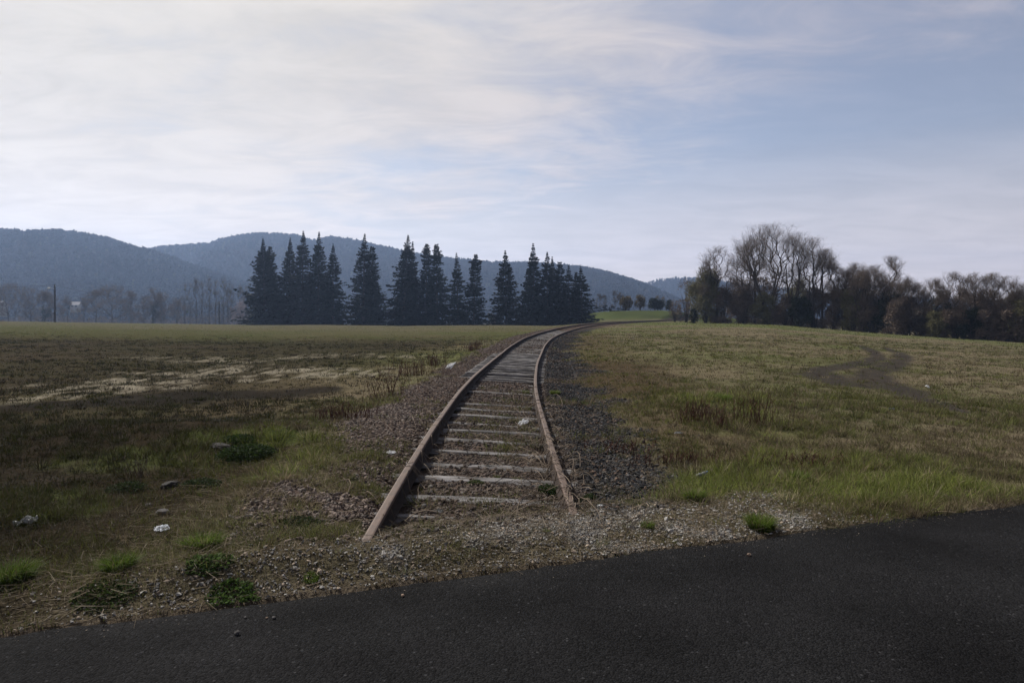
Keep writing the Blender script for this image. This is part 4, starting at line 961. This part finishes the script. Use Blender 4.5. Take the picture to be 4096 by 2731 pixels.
def tree(px, top, half, Y, label, seed, name='bare_tree', cat='bare tree', group=None, stems=1, cb=.35, leanmax=.5, clumps=22, twm=None, bark=None, zb=None,
         rad=.0145, tw=.0095, tl=.095, mist=0, ivy=0, cover=.8, N=420, upt=.35):
    rg = np.random.default_rng(seed); x = ray(px, Y); b = gz(x, Y) if zb is None else zb; H = up(top, Y)-b; Rm = half*Y/F
    P0, P1, wa, wb, leaf = grow(rg, stems, H, Rm, cb, leanmax, clumps, N)
    wt = max(wa.max(), 1); A = rad*H*(wa/wt)**.46*(1 if stems == 1 else .8); B = rad*H*(wb/wt)**.46*(1 if stems == 1 else .8); A = np.minimum(A, B*1.5)
    D = np.where(wb > wt*.12, 0, 1)
    P0 = P0.copy(); P0[P0[:, 2] < .01, 2] = -.3
    o = thing(name, label, cat, (x, Y, b), 0, group)
    big = wb > 2
    v, q = tubes(P0[big], P1[big], np.maximum(A[big], .012), np.maximum(B[big], .009), 4)
    link('trunk', mesh('trunk', v, [q], bark or BARE), o)
    VV = []
    v, q = ribbons(P0[~big], P1[~big], np.maximum(B[~big]*1.2, tw*1.4), rg, .8); VV.append(v); nthin = int((~big).sum())
    fin = np.where(wb <= 6)[0]; k = np.repeat(fin, 7); m = len(k); t = rg.random((m, 1)); S = P0[k]*(1-t)+P1[k]*t
    out_ = P1[k]-np.array([0, 0, H*cb]); out_ /= np.maximum(np.linalg.norm(out_, axis=1, keepdims=True), 1e-6)
    d = (P1[k]-P0[k]); d = d/np.maximum(np.linalg.norm(d, axis=1, keepdims=True), 1e-9)*.6+out_*.5+rg.normal(size=(m, 3))*.6; d[:, 2] += upt
    d /= np.linalg.norm(d, axis=1, keepdims=True); E = S+d*(tl*H*rg.uniform(.35, 1.0, (m, 1))); E[:, 2] = np.minimum(E[:, 2], H)
    v, q = ribbons(S, E, tw, rg, .4); VV.append(v)
    k2 = np.repeat(np.arange(m), 2); t = rg.uniform(.3, 1, (len(k2), 1)); S2 = S[k2]*(1-t)+E[k2]*t; d2 = d[k2]+rg.normal(size=(len(k2), 3))*.7
    E2 = S2+d2/np.linalg.norm(d2, axis=1, keepdims=True)*(tl*.5*H*rg.uniform(.4, 1.1, (len(k2), 1)))
    v, q = ribbons(S2, E2, tw*.8, rg, .4); VV.append(v)
    VA = np.concatenate(VV).reshape(-1, 4, 3); ar = np.linalg.norm(VA[:, 2]-VA[:, 1], axis=1)*np.linalg.norm(VA[:, 1]-VA[:, 0], axis=1)*.42
    pr = cover*math.pi*Rm*H*(1-cb*.8)*.42/ar.sum(); kp = rg.random(len(VA)) < pr; kp[:nthin] = True
    VA = VA[kp].reshape(-1, 3)
    link('crown', mesh('crown', VA, [np.arange(len(VA)).reshape(-1, 4)], twm or TW1), o)
    if mist:
        for _ in range(mist):
            j = rg.choice(fin); c = P1[j]; n_ = 130; dd = rg.normal(size=(n_, 3)); dd /= np.linalg.norm(dd, axis=1, keepdims=True); rr = rg.uniform(.3, .55)*(Y/240)
            s0 = c+dd*rr*.3*rg.random((n_, 1)); e0 = c+dd*rr*rg.uniform(.6, 1, (n_, 1)); v, q = ribbons(s0, e0, .12*Y/240, rg, .6)
            link('mistletoe', mesh('mistletoe', v, [q], MIST), o)
    if ivy:
        j = np.where((D == 0) & (P1[:, 2] < H*ivy+.01*H))[0]; jj = rg.choice(j, 900); t = rg.random((900, 1)); c = P0[jj]*(1-t)+P1[jj]*t
        dd = rg.normal(size=(900, 3)); e0 = c+dd*.10*H*.35; v, q = ribbons(c+dd*.02, e0, .16, rg, .5)
        link('ivy', mesh('ivy', v, [q], EVG), o)
    return o
def bush(px, top, half, Y, label, seed, name='shrub', cat='shrub', group=None, mat_=None, n=2600, zb=None, leaf=.16, stem=True, flat=1.0, dens=1.0, rise=.0, trunkless=True):
    """rounded shrub or small tree crown of loose sprays on branching stems"""
    rg = np.random.default_rng(seed); x = ray(px, Y); b = gz(x, Y) if zb is None else zb; H = up(top, Y)-b; Rm = half*Y/F
    o = thing(name, label, cat, (x, Y, b), 0, group)
    ns = 16; a = rg.uniform(0, 6.283, ns); q = np.sqrt(rg.random(ns))
    T = np.column_stack([np.cos(a)*q*Rm*.75, np.sin(a)*q*Rm*.75, H*(.5+.4*rg.random(ns)*(1-.4*q))])
    base = np.column_stack([np.cos(a)*.1, np.sin(a)*.1, np.full(ns, -.15)]); K1 = np.column_stack([T[:, 0]*.35, T[:, 1]*.35, rise*H+(T[:, 2]-rise*H)*.4])
    if rise: base[:, :2] *= .3
    v1, q1 = tubes(base, K1, .035+.008*H, .03, 4); v2, q2 = tubes(K1, T, .03, .012, 4)
    link('trunk', mesh('trunk', np.concatenate([v1, v2]), [np.concatenate([q1, q2+len(v1)])], BARE), o)
    # clumps over an uneven dome
    nc = 34; ca = rg.uniform(0, 6.283, nc); cz = rg.random(nc)**.8; cr_ = np.sqrt(np.clip(1-(cz*1.0-.12)**2, 0, 1))*np.sqrt(rg.random(nc))
    C = np.column_stack([np.cos(ca)*cr_*Rm*.86, np.sin(ca)*cr_*Rm*.86, H*(rise+(1-rise)*cz*.90)]); Rc = Rm*rg.uniform(.16, .42, nc)
    k = rg.integers(0, nc, n); dd = rg.normal(size=(n, 3)); dd /= np.linalg.norm(dd, axis=1, keepdims=True)
    S = C[k]+dd*Rc[k][:, None]*rg.random((n, 1))**.6*np.array([1, 1, min(1.3, .8*H/(2*Rm)+.4)]); S[:, 2] = np.clip(S[:, 2], .03*H if not rise else rise*H*.8, H*.985)
    d2 = dd*.6+rg.normal(size=(n, 3))*.5; d2[:, 2] += .35; d2 /= np.linalg.norm(d2, axis=1, keepdims=True)
    v, q = ribbons(S, S+d2*leaf*2.4*rg.uniform(.5, 1.2, (n, 1)), leaf*.55*dens, rg, .3)
    link('crown', mesh('crown', v, [q], mat_ or TW1), o)
    return o
GT = 'bare trees of the copse beyond the meadow'
T_ = lambda *a, **k: tree(*a, group=GT, **k)
T_(2868, 990, 92, 108, 'bare tree leaning over the rounded olive willow at the track end of the copse', 201, stems=3, leanmax=.5, cb=.38, clumps=20)
T_(3075, 902, 150, 104, 'tallest multi-stemmed bare tree with long leaning limbs in the copse', 202, stems=5, leanmax=.62, cb=.42, clumps=52, N=900, cover=.62)
T_(3170, 932, 95, 101, 'forked bare tree with curved trunks next to the tallest tree', 203, stems=3, leanmax=.45, cb=.40, clumps=36, N=640, cover=.62)
T_(3250, 952, 85, 100, 'bare tree with rounded bent limbs on the slope of the copse skyline', 204, stems=3, leanmax=.5, cb=.42, clumps=34, N=560, cover=.62)
T_(2985, 985, 80, 107, 'slim bare tree just before the tallest multi-stemmed tree', 205, stems=3, leanmax=.4, cb=.4, clumps=18, cover=.6)
T_(3020, 930, 70, 108, 'thin upright bare tree crowding the tallest tree from behind', 206, stems=2, leanmax=.3, cb=.5, clumps=18, cover=.6)
T_(3335, 1048, 46, 99, 'thin bare tree with an airy open tip above dark brush', 207, stems=2, leanmax=.3, cb=.55, clumps=12, N=240, cover=.4)
T_(3290, 998, 70, 101, 'bare tree of medium height where the copse skyline steps down', 208, stems=3, leanmax=.4, cb=.35, clumps=20)
for i, (px, tp, hw, Y, lb, st) in enumerate([(3372, 1072, 62, 97, 'dense bare tree just past the airy thin tree', 2), (3420, 1050, 72, 96, 'bare tree with spiky flat tip in the mid copse', 3), (3490, 1062, 76, 94, 'broad dense bare tree before the oval-crowned one', 3),
    (3450, 1085, 70, 93, 'lower bare tree filling in between spiky-tipped and broad ones', 3), (3605, 1085, 68, 90, 'bare tree on the falling side of the oval-crowned tree', 3), (3640, 1110, 60, 89, 'bare tree dotted with dark ivy clumps near the skyline gap', 2), (3678, 1130, 44, 88, 'small bare tree at the skyline gap', 2)]):
    T_(px, tp, hw, Y, lb, 220+i, stems=st, leanmax=.4, cb=.28, clumps=44, N=560, cover=1.0, mist=3 if 'ivy' in lb else 0)
T_(3567, 1026, 52, 92, 'tall bare tree with a neat oval crown above its neighbours', 230, cb=.4, clumps=22, cover=1.0, upt=.7)
for i, (px, tp, hw, Y, lb) in enumerate([(3743, 1110, 56, 86, 'first round-crowned bare tree past the skyline gap'), (3818, 1088, 66, 85, 'tall dome-crowned bare tree, second past the skyline gap'), (3889, 1092, 62, 84, 'dome-crowned bare tree third past the skyline gap, forked base'),
    (3963, 1093, 66, 83, 'brown dome-crowned bare tree fourth past the skyline gap'), (4030, 1104, 66, 82, 'wide bare tree fifth past the skyline gap'), (4096, 1132, 66, 81, 'bare tree cut by the photo edge at the end of the copse')]):
    T_(px, tp, hw, Y, lb, 240+i, stems=1 if i not in (2, 4) else 2, leanmax=.35, cb=.25, clumps=48, N=600, cover=1.0, upt=.6, ivy=.5 if i in (1, 2) else 0)
GU = 'undergrowth shrubs at the foot of the copse'
bush(2822, 1074, 84, 109, 'rounded olive willow shrub at the track end of the copse', 301, 'willow_shrub', group=GU, mat_=TW2, n=9000, leaf=.20)
bush(2745, 1100, 44, 116, 'wispy grey shrub between the mound and the olive willow', 302, group=GU, mat_=TW1, n=900, leaf=.17)
bush(2700, 1195, 30, 120, 'low thin shrub on the mound beside the wispy grey one', 303, group=GU, mat_=TW1, n=500, leaf=.15)
bush(2775, 1235, 18, 106, 'small dark bush at the foot of the olive willow', 304, group=GU, mat_=EVG, n=700, leaf=.16)
BL = ['dark brush under the leaning tree of the copse', 'brown brush below the slim tree and the tallest tree', 'mossy green brush at the foot of the tallest tree', 'dark brush beneath the forked tree',
      'black-green bush at the copse foot below the curved trunks', 'brown brush under the skyline step of the copse', 'dark brush under the airy thin tree', 'dark brush under the spiky-tipped tree', 'brown brush under the broad dense tree',
      'brush under the oval-crowned tree', 'dark brush on the falling side of the oval-crowned tree', 'bluish brush in the skyline gap', 'low brush beyond the skyline gap', 'brush under the second dome-crowned tree', 'brush under the forked dome-crowned tree',
      'brush under the brown dome-crowned tree', 'brush under the wide fifth tree', 'brush under the edge-cut tree', 'tall brown brush behind the tallest tree', 'tall brown brush behind the spiky-tipped tree', 'tall brush behind the broad dense tree', 'tall dark brush behind the brown dome-crowned tree', 'tall dark brush behind the edge-cut tree', 'dense brush plugging the base of the oval-crowned tree', 'tall twiggy brush behind the first round-crowned tree', 'tall twiggy brush behind the second dome-crowned tree', 'dark twiggy brush behind the slim tree of the copse', 'dark twiggy brush behind the forked tree']
BP = [(2895, 1150, 60, 107), (2975, 1150, 60, 106), (3060, 1170, 60, 104), (3140, 1180, 60, 102), (3200, 1190, 50, 99), (3260, 1150, 65, 101), (3335, 1150, 60, 98), (3410, 1160, 60, 95), (3485, 1160, 60, 93), (3560, 1170, 60, 91), (3625, 1190, 60, 89), (3690, 1220, 55, 87),
      (3745, 1250, 55, 85), (3815, 1240, 60, 84), (3885, 1240, 60, 83), (3955, 1220, 65, 82), (4030, 1210, 65, 81), (4105, 1200, 65, 80), (3060, 1090, 90, 110), (3400, 1105, 80, 100), (3500, 1110, 80, 98), (3970, 1150, 80, 87), (4080, 1165, 80, 85), (3590, 1200, 50, 88), (3755, 1165, 70, 92), (3855, 1150, 75, 91), (2960, 1110, 80, 113), (3180, 1105, 85, 110)]
for i, ((px, tp, hw, Y), lb) in enumerate(zip(BP, BL)):
    bush(px, tp, hw, Y, lb, 320+i, group=GU, mat_=[TW1, TW1, TW2, TW1, EVG][i % 5] if i not in (11,) else TW3, n=4600, leaf=.17)

# ------------------------------------------------------------------ trees on and behind the mound
GM = 'small trees on the green mound'
M_ = dict(group=GM)
for i, (px, tp, hw, Y, lb, m_, nm) in enumerate([(2396, 1174, 17, 205, 'pale slender birch at the mound end nearest the firs', TW3, 'birch_tree'), (2417, 1178, 14, 206, 'second pale slender birch beside the first, near the firs', TW3, 'birch_tree'),
   (2461, 1163, 18, 178, 'tallest pale birch where the mound slope flattens', TW3, 'birch_tree'), (2481, 1169, 18, 181, 'pale birch behind the yellowish round tree', TW3, 'birch_tree'),
   (2632, 1182, 14, 190, 'pale thin tree poking up behind the dark round tree', TW4, 'birch_tree'), (2652, 1186, 12, 190, 'pale thin tree behind the smaller dark tree', TW4, 'birch_tree')]):
    tree(px, tp, hw, Y, lb, 400+i, nm, 'birch tree', GM, cb=.25, clumps=14, N=160, twm=m_, bark=TW3, tw=.022, rad=.012, upt=.6, cover=.75)
for i, (px, tp, hw, Y, lb, m_, rise, nn) in enumerate([(2500, 1189, 22, 176, 'yellow-budding round tree on the mound', TW4, .22, 1500), (2516, 1185, 15, 178, 'narrow yellow-budding tree touching the round yellow one', TW4, .25, 900), (2561, 1181, 24, 176, 'pale budding round tree alone in the middle of the mound', TW4, .25, 1300),
   (2620, 1197, 27, 172, 'dark evergreen round tree with a leaning trunk on the mound', EVG, .25, 2600), (2644, 1203, 15, 173, 'small dark evergreen tree touching the big round one', EVG, .2, 1300), (2677, 1200, 16, 170, 'dim dark round tree on the mound next to the copse', EVG, .2, 900)]):
    bush(px, tp, hw, Y, lb, 420+i, 'round_tree', 'small tree', GM, m_, nn, leaf=.22, rise=rise)
for i, (px, tp) in enumerate([(2385, 1222), (2400, 1225), (2416, 1222), (2423, 1220), (2440, 1228), (2452, 1224), (2474, 1228), (2492, 1226), (2503, 1230)]):
    fir(px, tp, 12, 186+i*.6, ['dark little conifer touching the last fir', 'dark little conifer second from the last fir', 'dark pointed little conifer third from the last fir', 'tallest pointed little conifer of the low dark row', 'dark little conifer just before the mound crest',
        'dark little conifer at the foot of the tallest birch', 'dark little conifer behind the tallest birch', 'dark little conifer under the yellow round tree', 'last little conifer of the low dark row, under the narrow yellow tree'][i], 440+i, 'blunt' if i % 2 else 'spire')['group'] = 'row of little conifers behind the mound'

# ------------------------------------------------------------------ valley trees on the left
GV = 'bare trees in the valley beyond the meadow'
for i, (px, tp, hw, Y, lb, st, iv) in enumerate([(44, 1133, 70, 235, 'wide bare tree at the photo edge beside the pale roof', 2, 0), (122, 1150, 46, 240, 'bare tree halfway between the edge tree and the lamp pole', 1, 0), (174, 1159, 36, 236, 'narrow dark ivy-clad tree just before the lamp pole', 1, .6),
   (205, 1168, 30, 245, 'thin bare tree close by the lamp pole', 1, 0), (268, 1178, 30, 244, 'thin bare tree between the lamp pole and the pale roof', 1, 0), (335, 1192, 26, 232, 'bare leaning tree beside the pale roof', 1, 0), (383, 1156, 34, 240, 'tall narrow bare tree before the broad oak', 1, 0),
   (444, 1140, 76, 236, 'broad spreading bare oak in the valley', 1, 0), (527, 1159, 30, 240, 'pair of slender trunks past the broad oak', 2, 0), (575, 1185, 24, 240, 'slim bare tree before the dark bushy-topped tree', 1, 0), (614, 1150, 44, 242, 'dark bushy-topped ivy tree in the valley', 1, .95), (650, 1172, 40, 246, 'bare tree on the far side of the dark ivy tree', 2, 0), (708, 1190, 34, 250, 'low bare tree at the start of the thin poplars', 1, 0)]):
    tree(px, tp, hw, Y, lb, 500+i, group=GV, stems=st, leanmax=.35, cb=.28, clumps=20, N=260, tw=.024, ivy=iv, cover=.8)
GPOP = 'thin mistletoe poplars beside the firs'
for i, (px, tp, hw, Y) in enumerate([(737, 1122, 16, 262), (760, 1130, 14, 266), (785, 1113, 16, 260), (808, 1122, 12, 266), (836, 1106, 17, 262), (862, 1118, 14, 268), (893, 1101, 18, 260), (912, 1118, 13, 266), (929, 1126, 15, 262), (962, 1132, 15, 264), (985, 1140, 14, 268)]):
    tree(px, tp, hw, Y, ['thin poplar at the valley end of the poplar stand', 'thin poplar second in the poplar stand from the oak', 'mistletoe-tufted poplar third in the stand from the oak', 'spindly poplar fourth in the stand from the oak', 'poplar with mistletoe fifth in the stand from the oak',
      'spindly poplar just before the short utility pole', 'tallest mistletoe poplar, above the short utility pole', 'spindly poplar just past the short utility pole', 'mistletoe poplar behind the pale blossoming tree', 'mistletoe poplar next to the end fir', 'poplar half hidden by the end fir'][i], 530+i, 'poplar_tree', 'poplar', GPOP,
      cb=.3, clumps=16, N=150, twm=TW3, tw=.022, rad=.010, upt=1.0, cover=.42, mist=[2, 0, 3, 1, 3, 1, 5, 1, 3, 3, 0][i])
bush(955, 1198, 40, 255, 'pale pink blossoming tree at the foot of the poplars', 560, 'blossom_tree', 'blossoming tree', None, TW5, 1700, leaf=.26, rise=.1)
bush(2045-80, 1250, 26, 170, 'pale leafless bush in the gap before the conical fir', 561, 'pale_bush', 'bush', None, TW3, 700, leaf=.2)
def brush_mass():
    rg = np.random.default_rng(600); n = 13000; px = rg.uniform(-250, 1000, n); Y = rg.uniform(255, 300, n); x = ray(px, Y); g = ground(x, Y)
    hh = (2.2+5.2*fbm(px*.016, Y*.02, 3, 61)**1.2)*np.where(px > 700, 1.25, 1); t = rg.random(n)**.8
    S = np.column_stack([x, Y, g+hh*t]); d = rg.normal(size=(n, 3))*.5; d[:, 2] += .8; E = S+d*.9
    v, q = ribbons(S, E, .09, rg, .3)
    tag(link('valley_brushwood', mesh('brushwood', v, [q], TW1)), 'hazy tangle of bare brushwood along the valley floor', 'brushwood', None, 'stuff')
brush_mass()

# ------------------------------------------------------------------ poles, wires, houses
POLE = mat('wooden_pole', base=(.075, .062, .052), rough=.9, noise=[(3, .7, 1.3)])
METAL = mat('galvanised_metal', base=(.45, .46, .47), rough=.45, noise=[(6, .8, 1.1)])
CONC = mat('dark_concrete', base=(.06, .058, .058), rough=.9, noise=[(2, .8, 1.2)])
def pole(px, top, Y, label, lamp):
    x = ray(px, Y); b = gz(x, Y)-.3; H = up(top, Y)-b; o = thing('utility_pole', label, 'utility pole', (x, Y, b))
    v, f = pathtube(np.array([(0, 0, 0), (0, 0, H*.5), (0, 0, H)]), [.24, .2, .16], 10); link('post', mesh('post', v, f, POLE if lamp else CONC), o)
    for k in range(2):
        v, f = pathtube(np.array([(-.16+.32*k, 0, H-.35), (-.16+.32*k, 0, H-.15)]), [.05, .035], 8); link('insulator', mesh('insulator', v, f, METAL), o)
    v, f = pathtube(np.array([(-.24, -.0, H-.38), (.24, 0, H-.38)]), .05, 6); link('bracket', mesh('bracket', v, f, METAL), o)
    if lamp:
        v, f = pathtube(np.array([(0, -.15, H-1.05), (-.5, -.2, H-.85), (-.95, -.22, H-.82)]), .04, 6); link('lamp_arm', mesh('lamp_arm', v, f, METAL), o)
        P = np.array([(-.75, -.22, H-.86), (-.95, -.22, H-.88), (-1.3, -.22, H-.9), (-1.6, -.22, H-.88)]); v, f = pathtube(P, [.05, .17, .2, .05], 10); link('lamp_head', mesh('lamp_head', v, f, METAL, smooth=True), o)
    return np.array([x, Y, b+H-.2])
a1 = pole(219, 1137, 152, 'dark utility pole carrying a pale street lamp and wires', True)
a2 = pole(877, 1207, 205, 'short dark utility pole in front of the poplars', False)
WIRE = mat('black_wire', base=(.03, .03, .03), rough=.6)
def wire(a, b, sag, label):
    t = np.linspace(0, 1, 24)[:, None]; P = a*(1-t)+b*t; P[:, 2] -= sag*4*(t*(1-t))[:, 0]
    v, f = pathtube(P, .028, 4); tag(link('overhead_wire', mesh('wire', v, f, WIRE)), label, 'wire', 'overhead wires over the valley edge')
wire(a1, np.array([ray(-700, 150), 150, up(1152, 150)]), .5, 'overhead wire running from the lamp pole out of the picture')
wire(a1, a2, 1.6, 'overhead wire sagging from the lamp pole to the short pole')
ROOF = mat('pale_roof', base=(.42, .40, .40), rough=.8, noise=[(1, .85, 1.15)]); WALL = mat('house_wall', base=(.36, .34, .31), rough=.9, noise=[(.7, .85, 1.1)]); GLASS = mat('dark_window', base=(.03, .035, .04), rough=.2)
def house(px, py, Y, w, dd, h, rh, rz, label):
    x = ray(px, Y); b = up(py, Y); o = thing('house', label, 'house', (x, Y, b), rz)
    bx = np.array([(a*w/2, c*dd/2, z) for z in (-3, h) for a, c in ((-1, -1), (1, -1), (1, 1), (-1, 1))]+[(-w/2, 0, h+rh*.98), (w/2, 0, h+rh*.98)])
    link('wall', mesh('wall', bx, [np.array([(0, 1, 5, 4), (1, 2, 6, 5), (2, 3, 7, 6), (3, 0, 4, 7)]), np.array([(4, 7, 8), (5, 9, 6)])], WALL), o)
    e = .5; rf = []; 
    for s_ in (-1, 1):
        for z0 in (0, .18): rf += [(-w/2-e, s_*(dd/2+e), h-rh*e/(dd/2)+z0), (w/2+e, s_*(dd/2+e), h-rh*e/(dd/2)+z0), (w/2+e, 0, h+rh+z0), (-w/2-e, 0, h+rh+z0)]
    fs = []
    for k in (0, 8): fs += [(k+4, k+5, k+6, k+7), (k, k+3, k+2, k+1), (k, k+1, k+5, k+4), (k+1, k+2, k+6, k+5), (k+3, k, k+4, k+7), (k+2, k+3, k+7, k+6)]
    link('roof', mesh('roof', np.array(rf), [np.array(fs)], ROOF), o)
    for wx in (-w*.25, w*.2):
        v = np.array([(wx+a*.5, -dd/2-.04+c*.05, h*.55+z*.6) for a in (-1, 1) for c in (0, 1) for z in (-1, 1)])
        link('window', mesh('window', v, [np.array([(0, 1, 3, 2), (4, 6, 7, 5), (0, 4, 5, 1), (2, 3, 7, 6), (0, 2, 6, 4), (1, 5, 7, 3)])], GLASS), o)
house(302, 1229, 400, 4.4, 4, 1.5, 1.6, .25, 'pale-roofed house glimpsed between bare valley trees')
house(-8, 1240, 300, 5, 5, 2.2, 1.6, -.2, 'white-walled house cut by the photo edge behind the edge tree')

# ------------------------------------------------------------------ hills and their woods
HILLM = mat('wooded_hill', base=(.024, .024, .020), rough=1, spec=0, noise=[(.01, .7, 1.4), (.05, .7, 1.3)])
HC = mat('hill_wood', attr=True, rough=1, spec=0)
def hill(prof, Y, depth, name, seed, n, hgt, base=-4, fieldp=()):
    prof = np.array(prof, float)*K174; px = np.arange(prof[0, 0], prof[-1, 0], 14.); py = np.interp(px, prof[:, 0], prof[:, 1])
    ridge = up(py, Y)-hgt*.75; x = ray(px, Y)
    rows = [(-.75, 0.0), (-.62, .10), (-.48, .30), (-.34, .52), (-.2, .74), (-.08, .93), (0, 1.0), (.15, .97), (.5, .7), (1, 0)]
    V = []
    for k, (fy, fz) in enumerate(rows):
        jn = (fbm(px*.004+k*1.3, px*0+k, 3, seed)-.5)
        yy = Y+fy*depth+(jn*depth*.25 if 0 < k < 6 else 0)
        z = base+(ridge-base)*(fz+(jn*.12 if 0 < k < 6 else 0)); V.append(np.column_stack([x*(yy/Y)**.6, yy if np.ndim(yy) else np.full(len(px), yy), z]))
    G = np.stack(V, 1); nk = len(rows); m = len(px)
    q = (np.arange(m-1)[:, None]*nk+np.arange(nk-1)).ravel()
    tag(link(name, mesh(name, G.reshape(-1, 3), [np.stack([q, q+nk, q+nk+1, q+1], 1)], HILLM, smooth=True)), kind='structure')
    rg = np.random.default_rng(seed); i = rg.uniform(0, m-1.001, n); kk = np.where(rg.random(n) < .2, 5.2+1.2*rg.random(n), rg.uniform(.2, 6.3, n))
    i0 = i.astype(int); k0 = np.minimum(kk.astype(int), nk-2); fi = (i-i0)[:, None]; fk = (kk-k0)[:, None]
    P = (G[i0, k0]*(1-fi)+G[i0+1, k0]*fi)*(1-fk)+(G[i0, k0+1]*(1-fi)+G[i0+1, k0+1]*fi)*fk
    typ = fbm(P[:, 0]*.006, kk*.8, 3, seed+5)
    con = (rg.random(n) < sst(typ, .42, .6)*.9)
    hh = hgt*(.55+.6*rg.random(n)); ww = hh*np.where(con, .22, .40)
    K = 26; d = rg.normal(size=(n, K, 3)); d /= np.linalg.norm(d, axis=2, keepdims=True); t = rg.random((n, K))
    prof_ = np.where(con[:, None], 1-t, np.sqrt(np.clip(1-(2*t-1.0)**2, 0, 1))*.9+.1)
    C = np.stack([d[:, :, 0]*prof_*ww[:, None], d[:, :, 1]*prof_*ww[:, None], t*hh[:, None]], 2)+P[:, None]
    e = rg.normal(size=(n, K, 3)); e /= np.linalg.norm(e, axis=2, keepdims=True); s_ = np.cross(d, e); s_ /= np.maximum(np.linalg.norm(s_, axis=2, keepdims=True), 1e-6)
    sz = (hh*.16)[:, None, None]; e[:, :, 2] = np.abs(e[:, :, 2])
    V = np.stack([C-s_*sz, C+s_*sz, C+e*sz*2.0], 2).reshape(-1, 3)
    tone = np.where(con[:, None], L3((.016, .020, .016)), L3((.046, .038, .033))*(.55+.8*rg.random((n, 1))))
    lime = (rg.random((n, 1)) < .03); tone = np.where(lime, L3((.08, .08, .04)), tone)
    me = mesh(name+'_wood', V, [np.arange(n*K)[:, None]*3+np.arange(3)], HC, np.repeat(tone, K*3, 0))
    tag(link(name+'_woods', me), 'hazy wood of bare and evergreen trees covering the hillside', 'wood', None, 'stuff')
hill([(-420, 560), (-200, 520), (-60, 526), (0, 530), (40, 532), (60, 536), (110, 532), (150, 533), (200, 540), (250, 550), (280, 562), (310, 570), (345, 577), (400, 596), (470, 620), (560, 650), (660, 690), (720, 725)], 760, 420, 'hill', 701, 13000, 7.5)
hill([(150, 600), (250, 588), (345, 574), (380, 567), (440, 563), (480, 560), (530, 545), (590, 537), (640, 538), (680, 541), (712, 552), (728, 553), (760, 545), (800, 550), (870, 565), (910, 575), (1000, 592), (1090, 600), (1130, 604), (1230, 605), (1320, 612), (1380, 622), (1430, 637), (1470, 650), (1510, 668), (1560, 690), (1620, 716)], 1050, 500, 'hill', 702, 15000, 7.5)
hill([(1350, 680), (1440, 662), (1470, 654), (1500, 645), (1530, 640), (1560, 638), (1620, 640), (1720, 655), (1850, 668), (2000, 680), (2200, 690), (2500, 690), (2900, 700)], 1420, 300, 'hill', 703, 5000, 8)

# ------------------------------------------------------------------ air
def haze():
    m = bpy.data.materials.new('haze_air'); m.use_nodes = True; t = m.node_tree; t.nodes.clear()
    out = N('ShaderNodeOutputMaterial', t); v = N('ShaderNodeVolumePrincipled', t); v.inputs['Color'].default_value = (.38, .53, .86, 1)
    v.inputs['Density'].default_value = .00030; v.inputs['Anisotropy'].default_value = .45
    LK(v.outputs[0], out.inputs['Volume'], t)
    x, y0, y1, z0, z1 = 2000, -1980, 1990, -9.0, 185
    V = np.array([(a*x, b, c) for c in (z0, z1) for a, b in ((-1, y0), (1, y0), (1, y1), (-1, y1))])
    Fb = np.array([(0, 3, 2, 1), (4, 5, 6, 7), (0, 1, 5, 4), (1, 2, 6, 5), (2, 3, 7, 6), (3, 0, 4, 7)])
    tag(link('haze', mesh('haze', V, [Fb], m)), 'thin blue haze filling the valley air', 'haze', None, 'stuff')
haze()
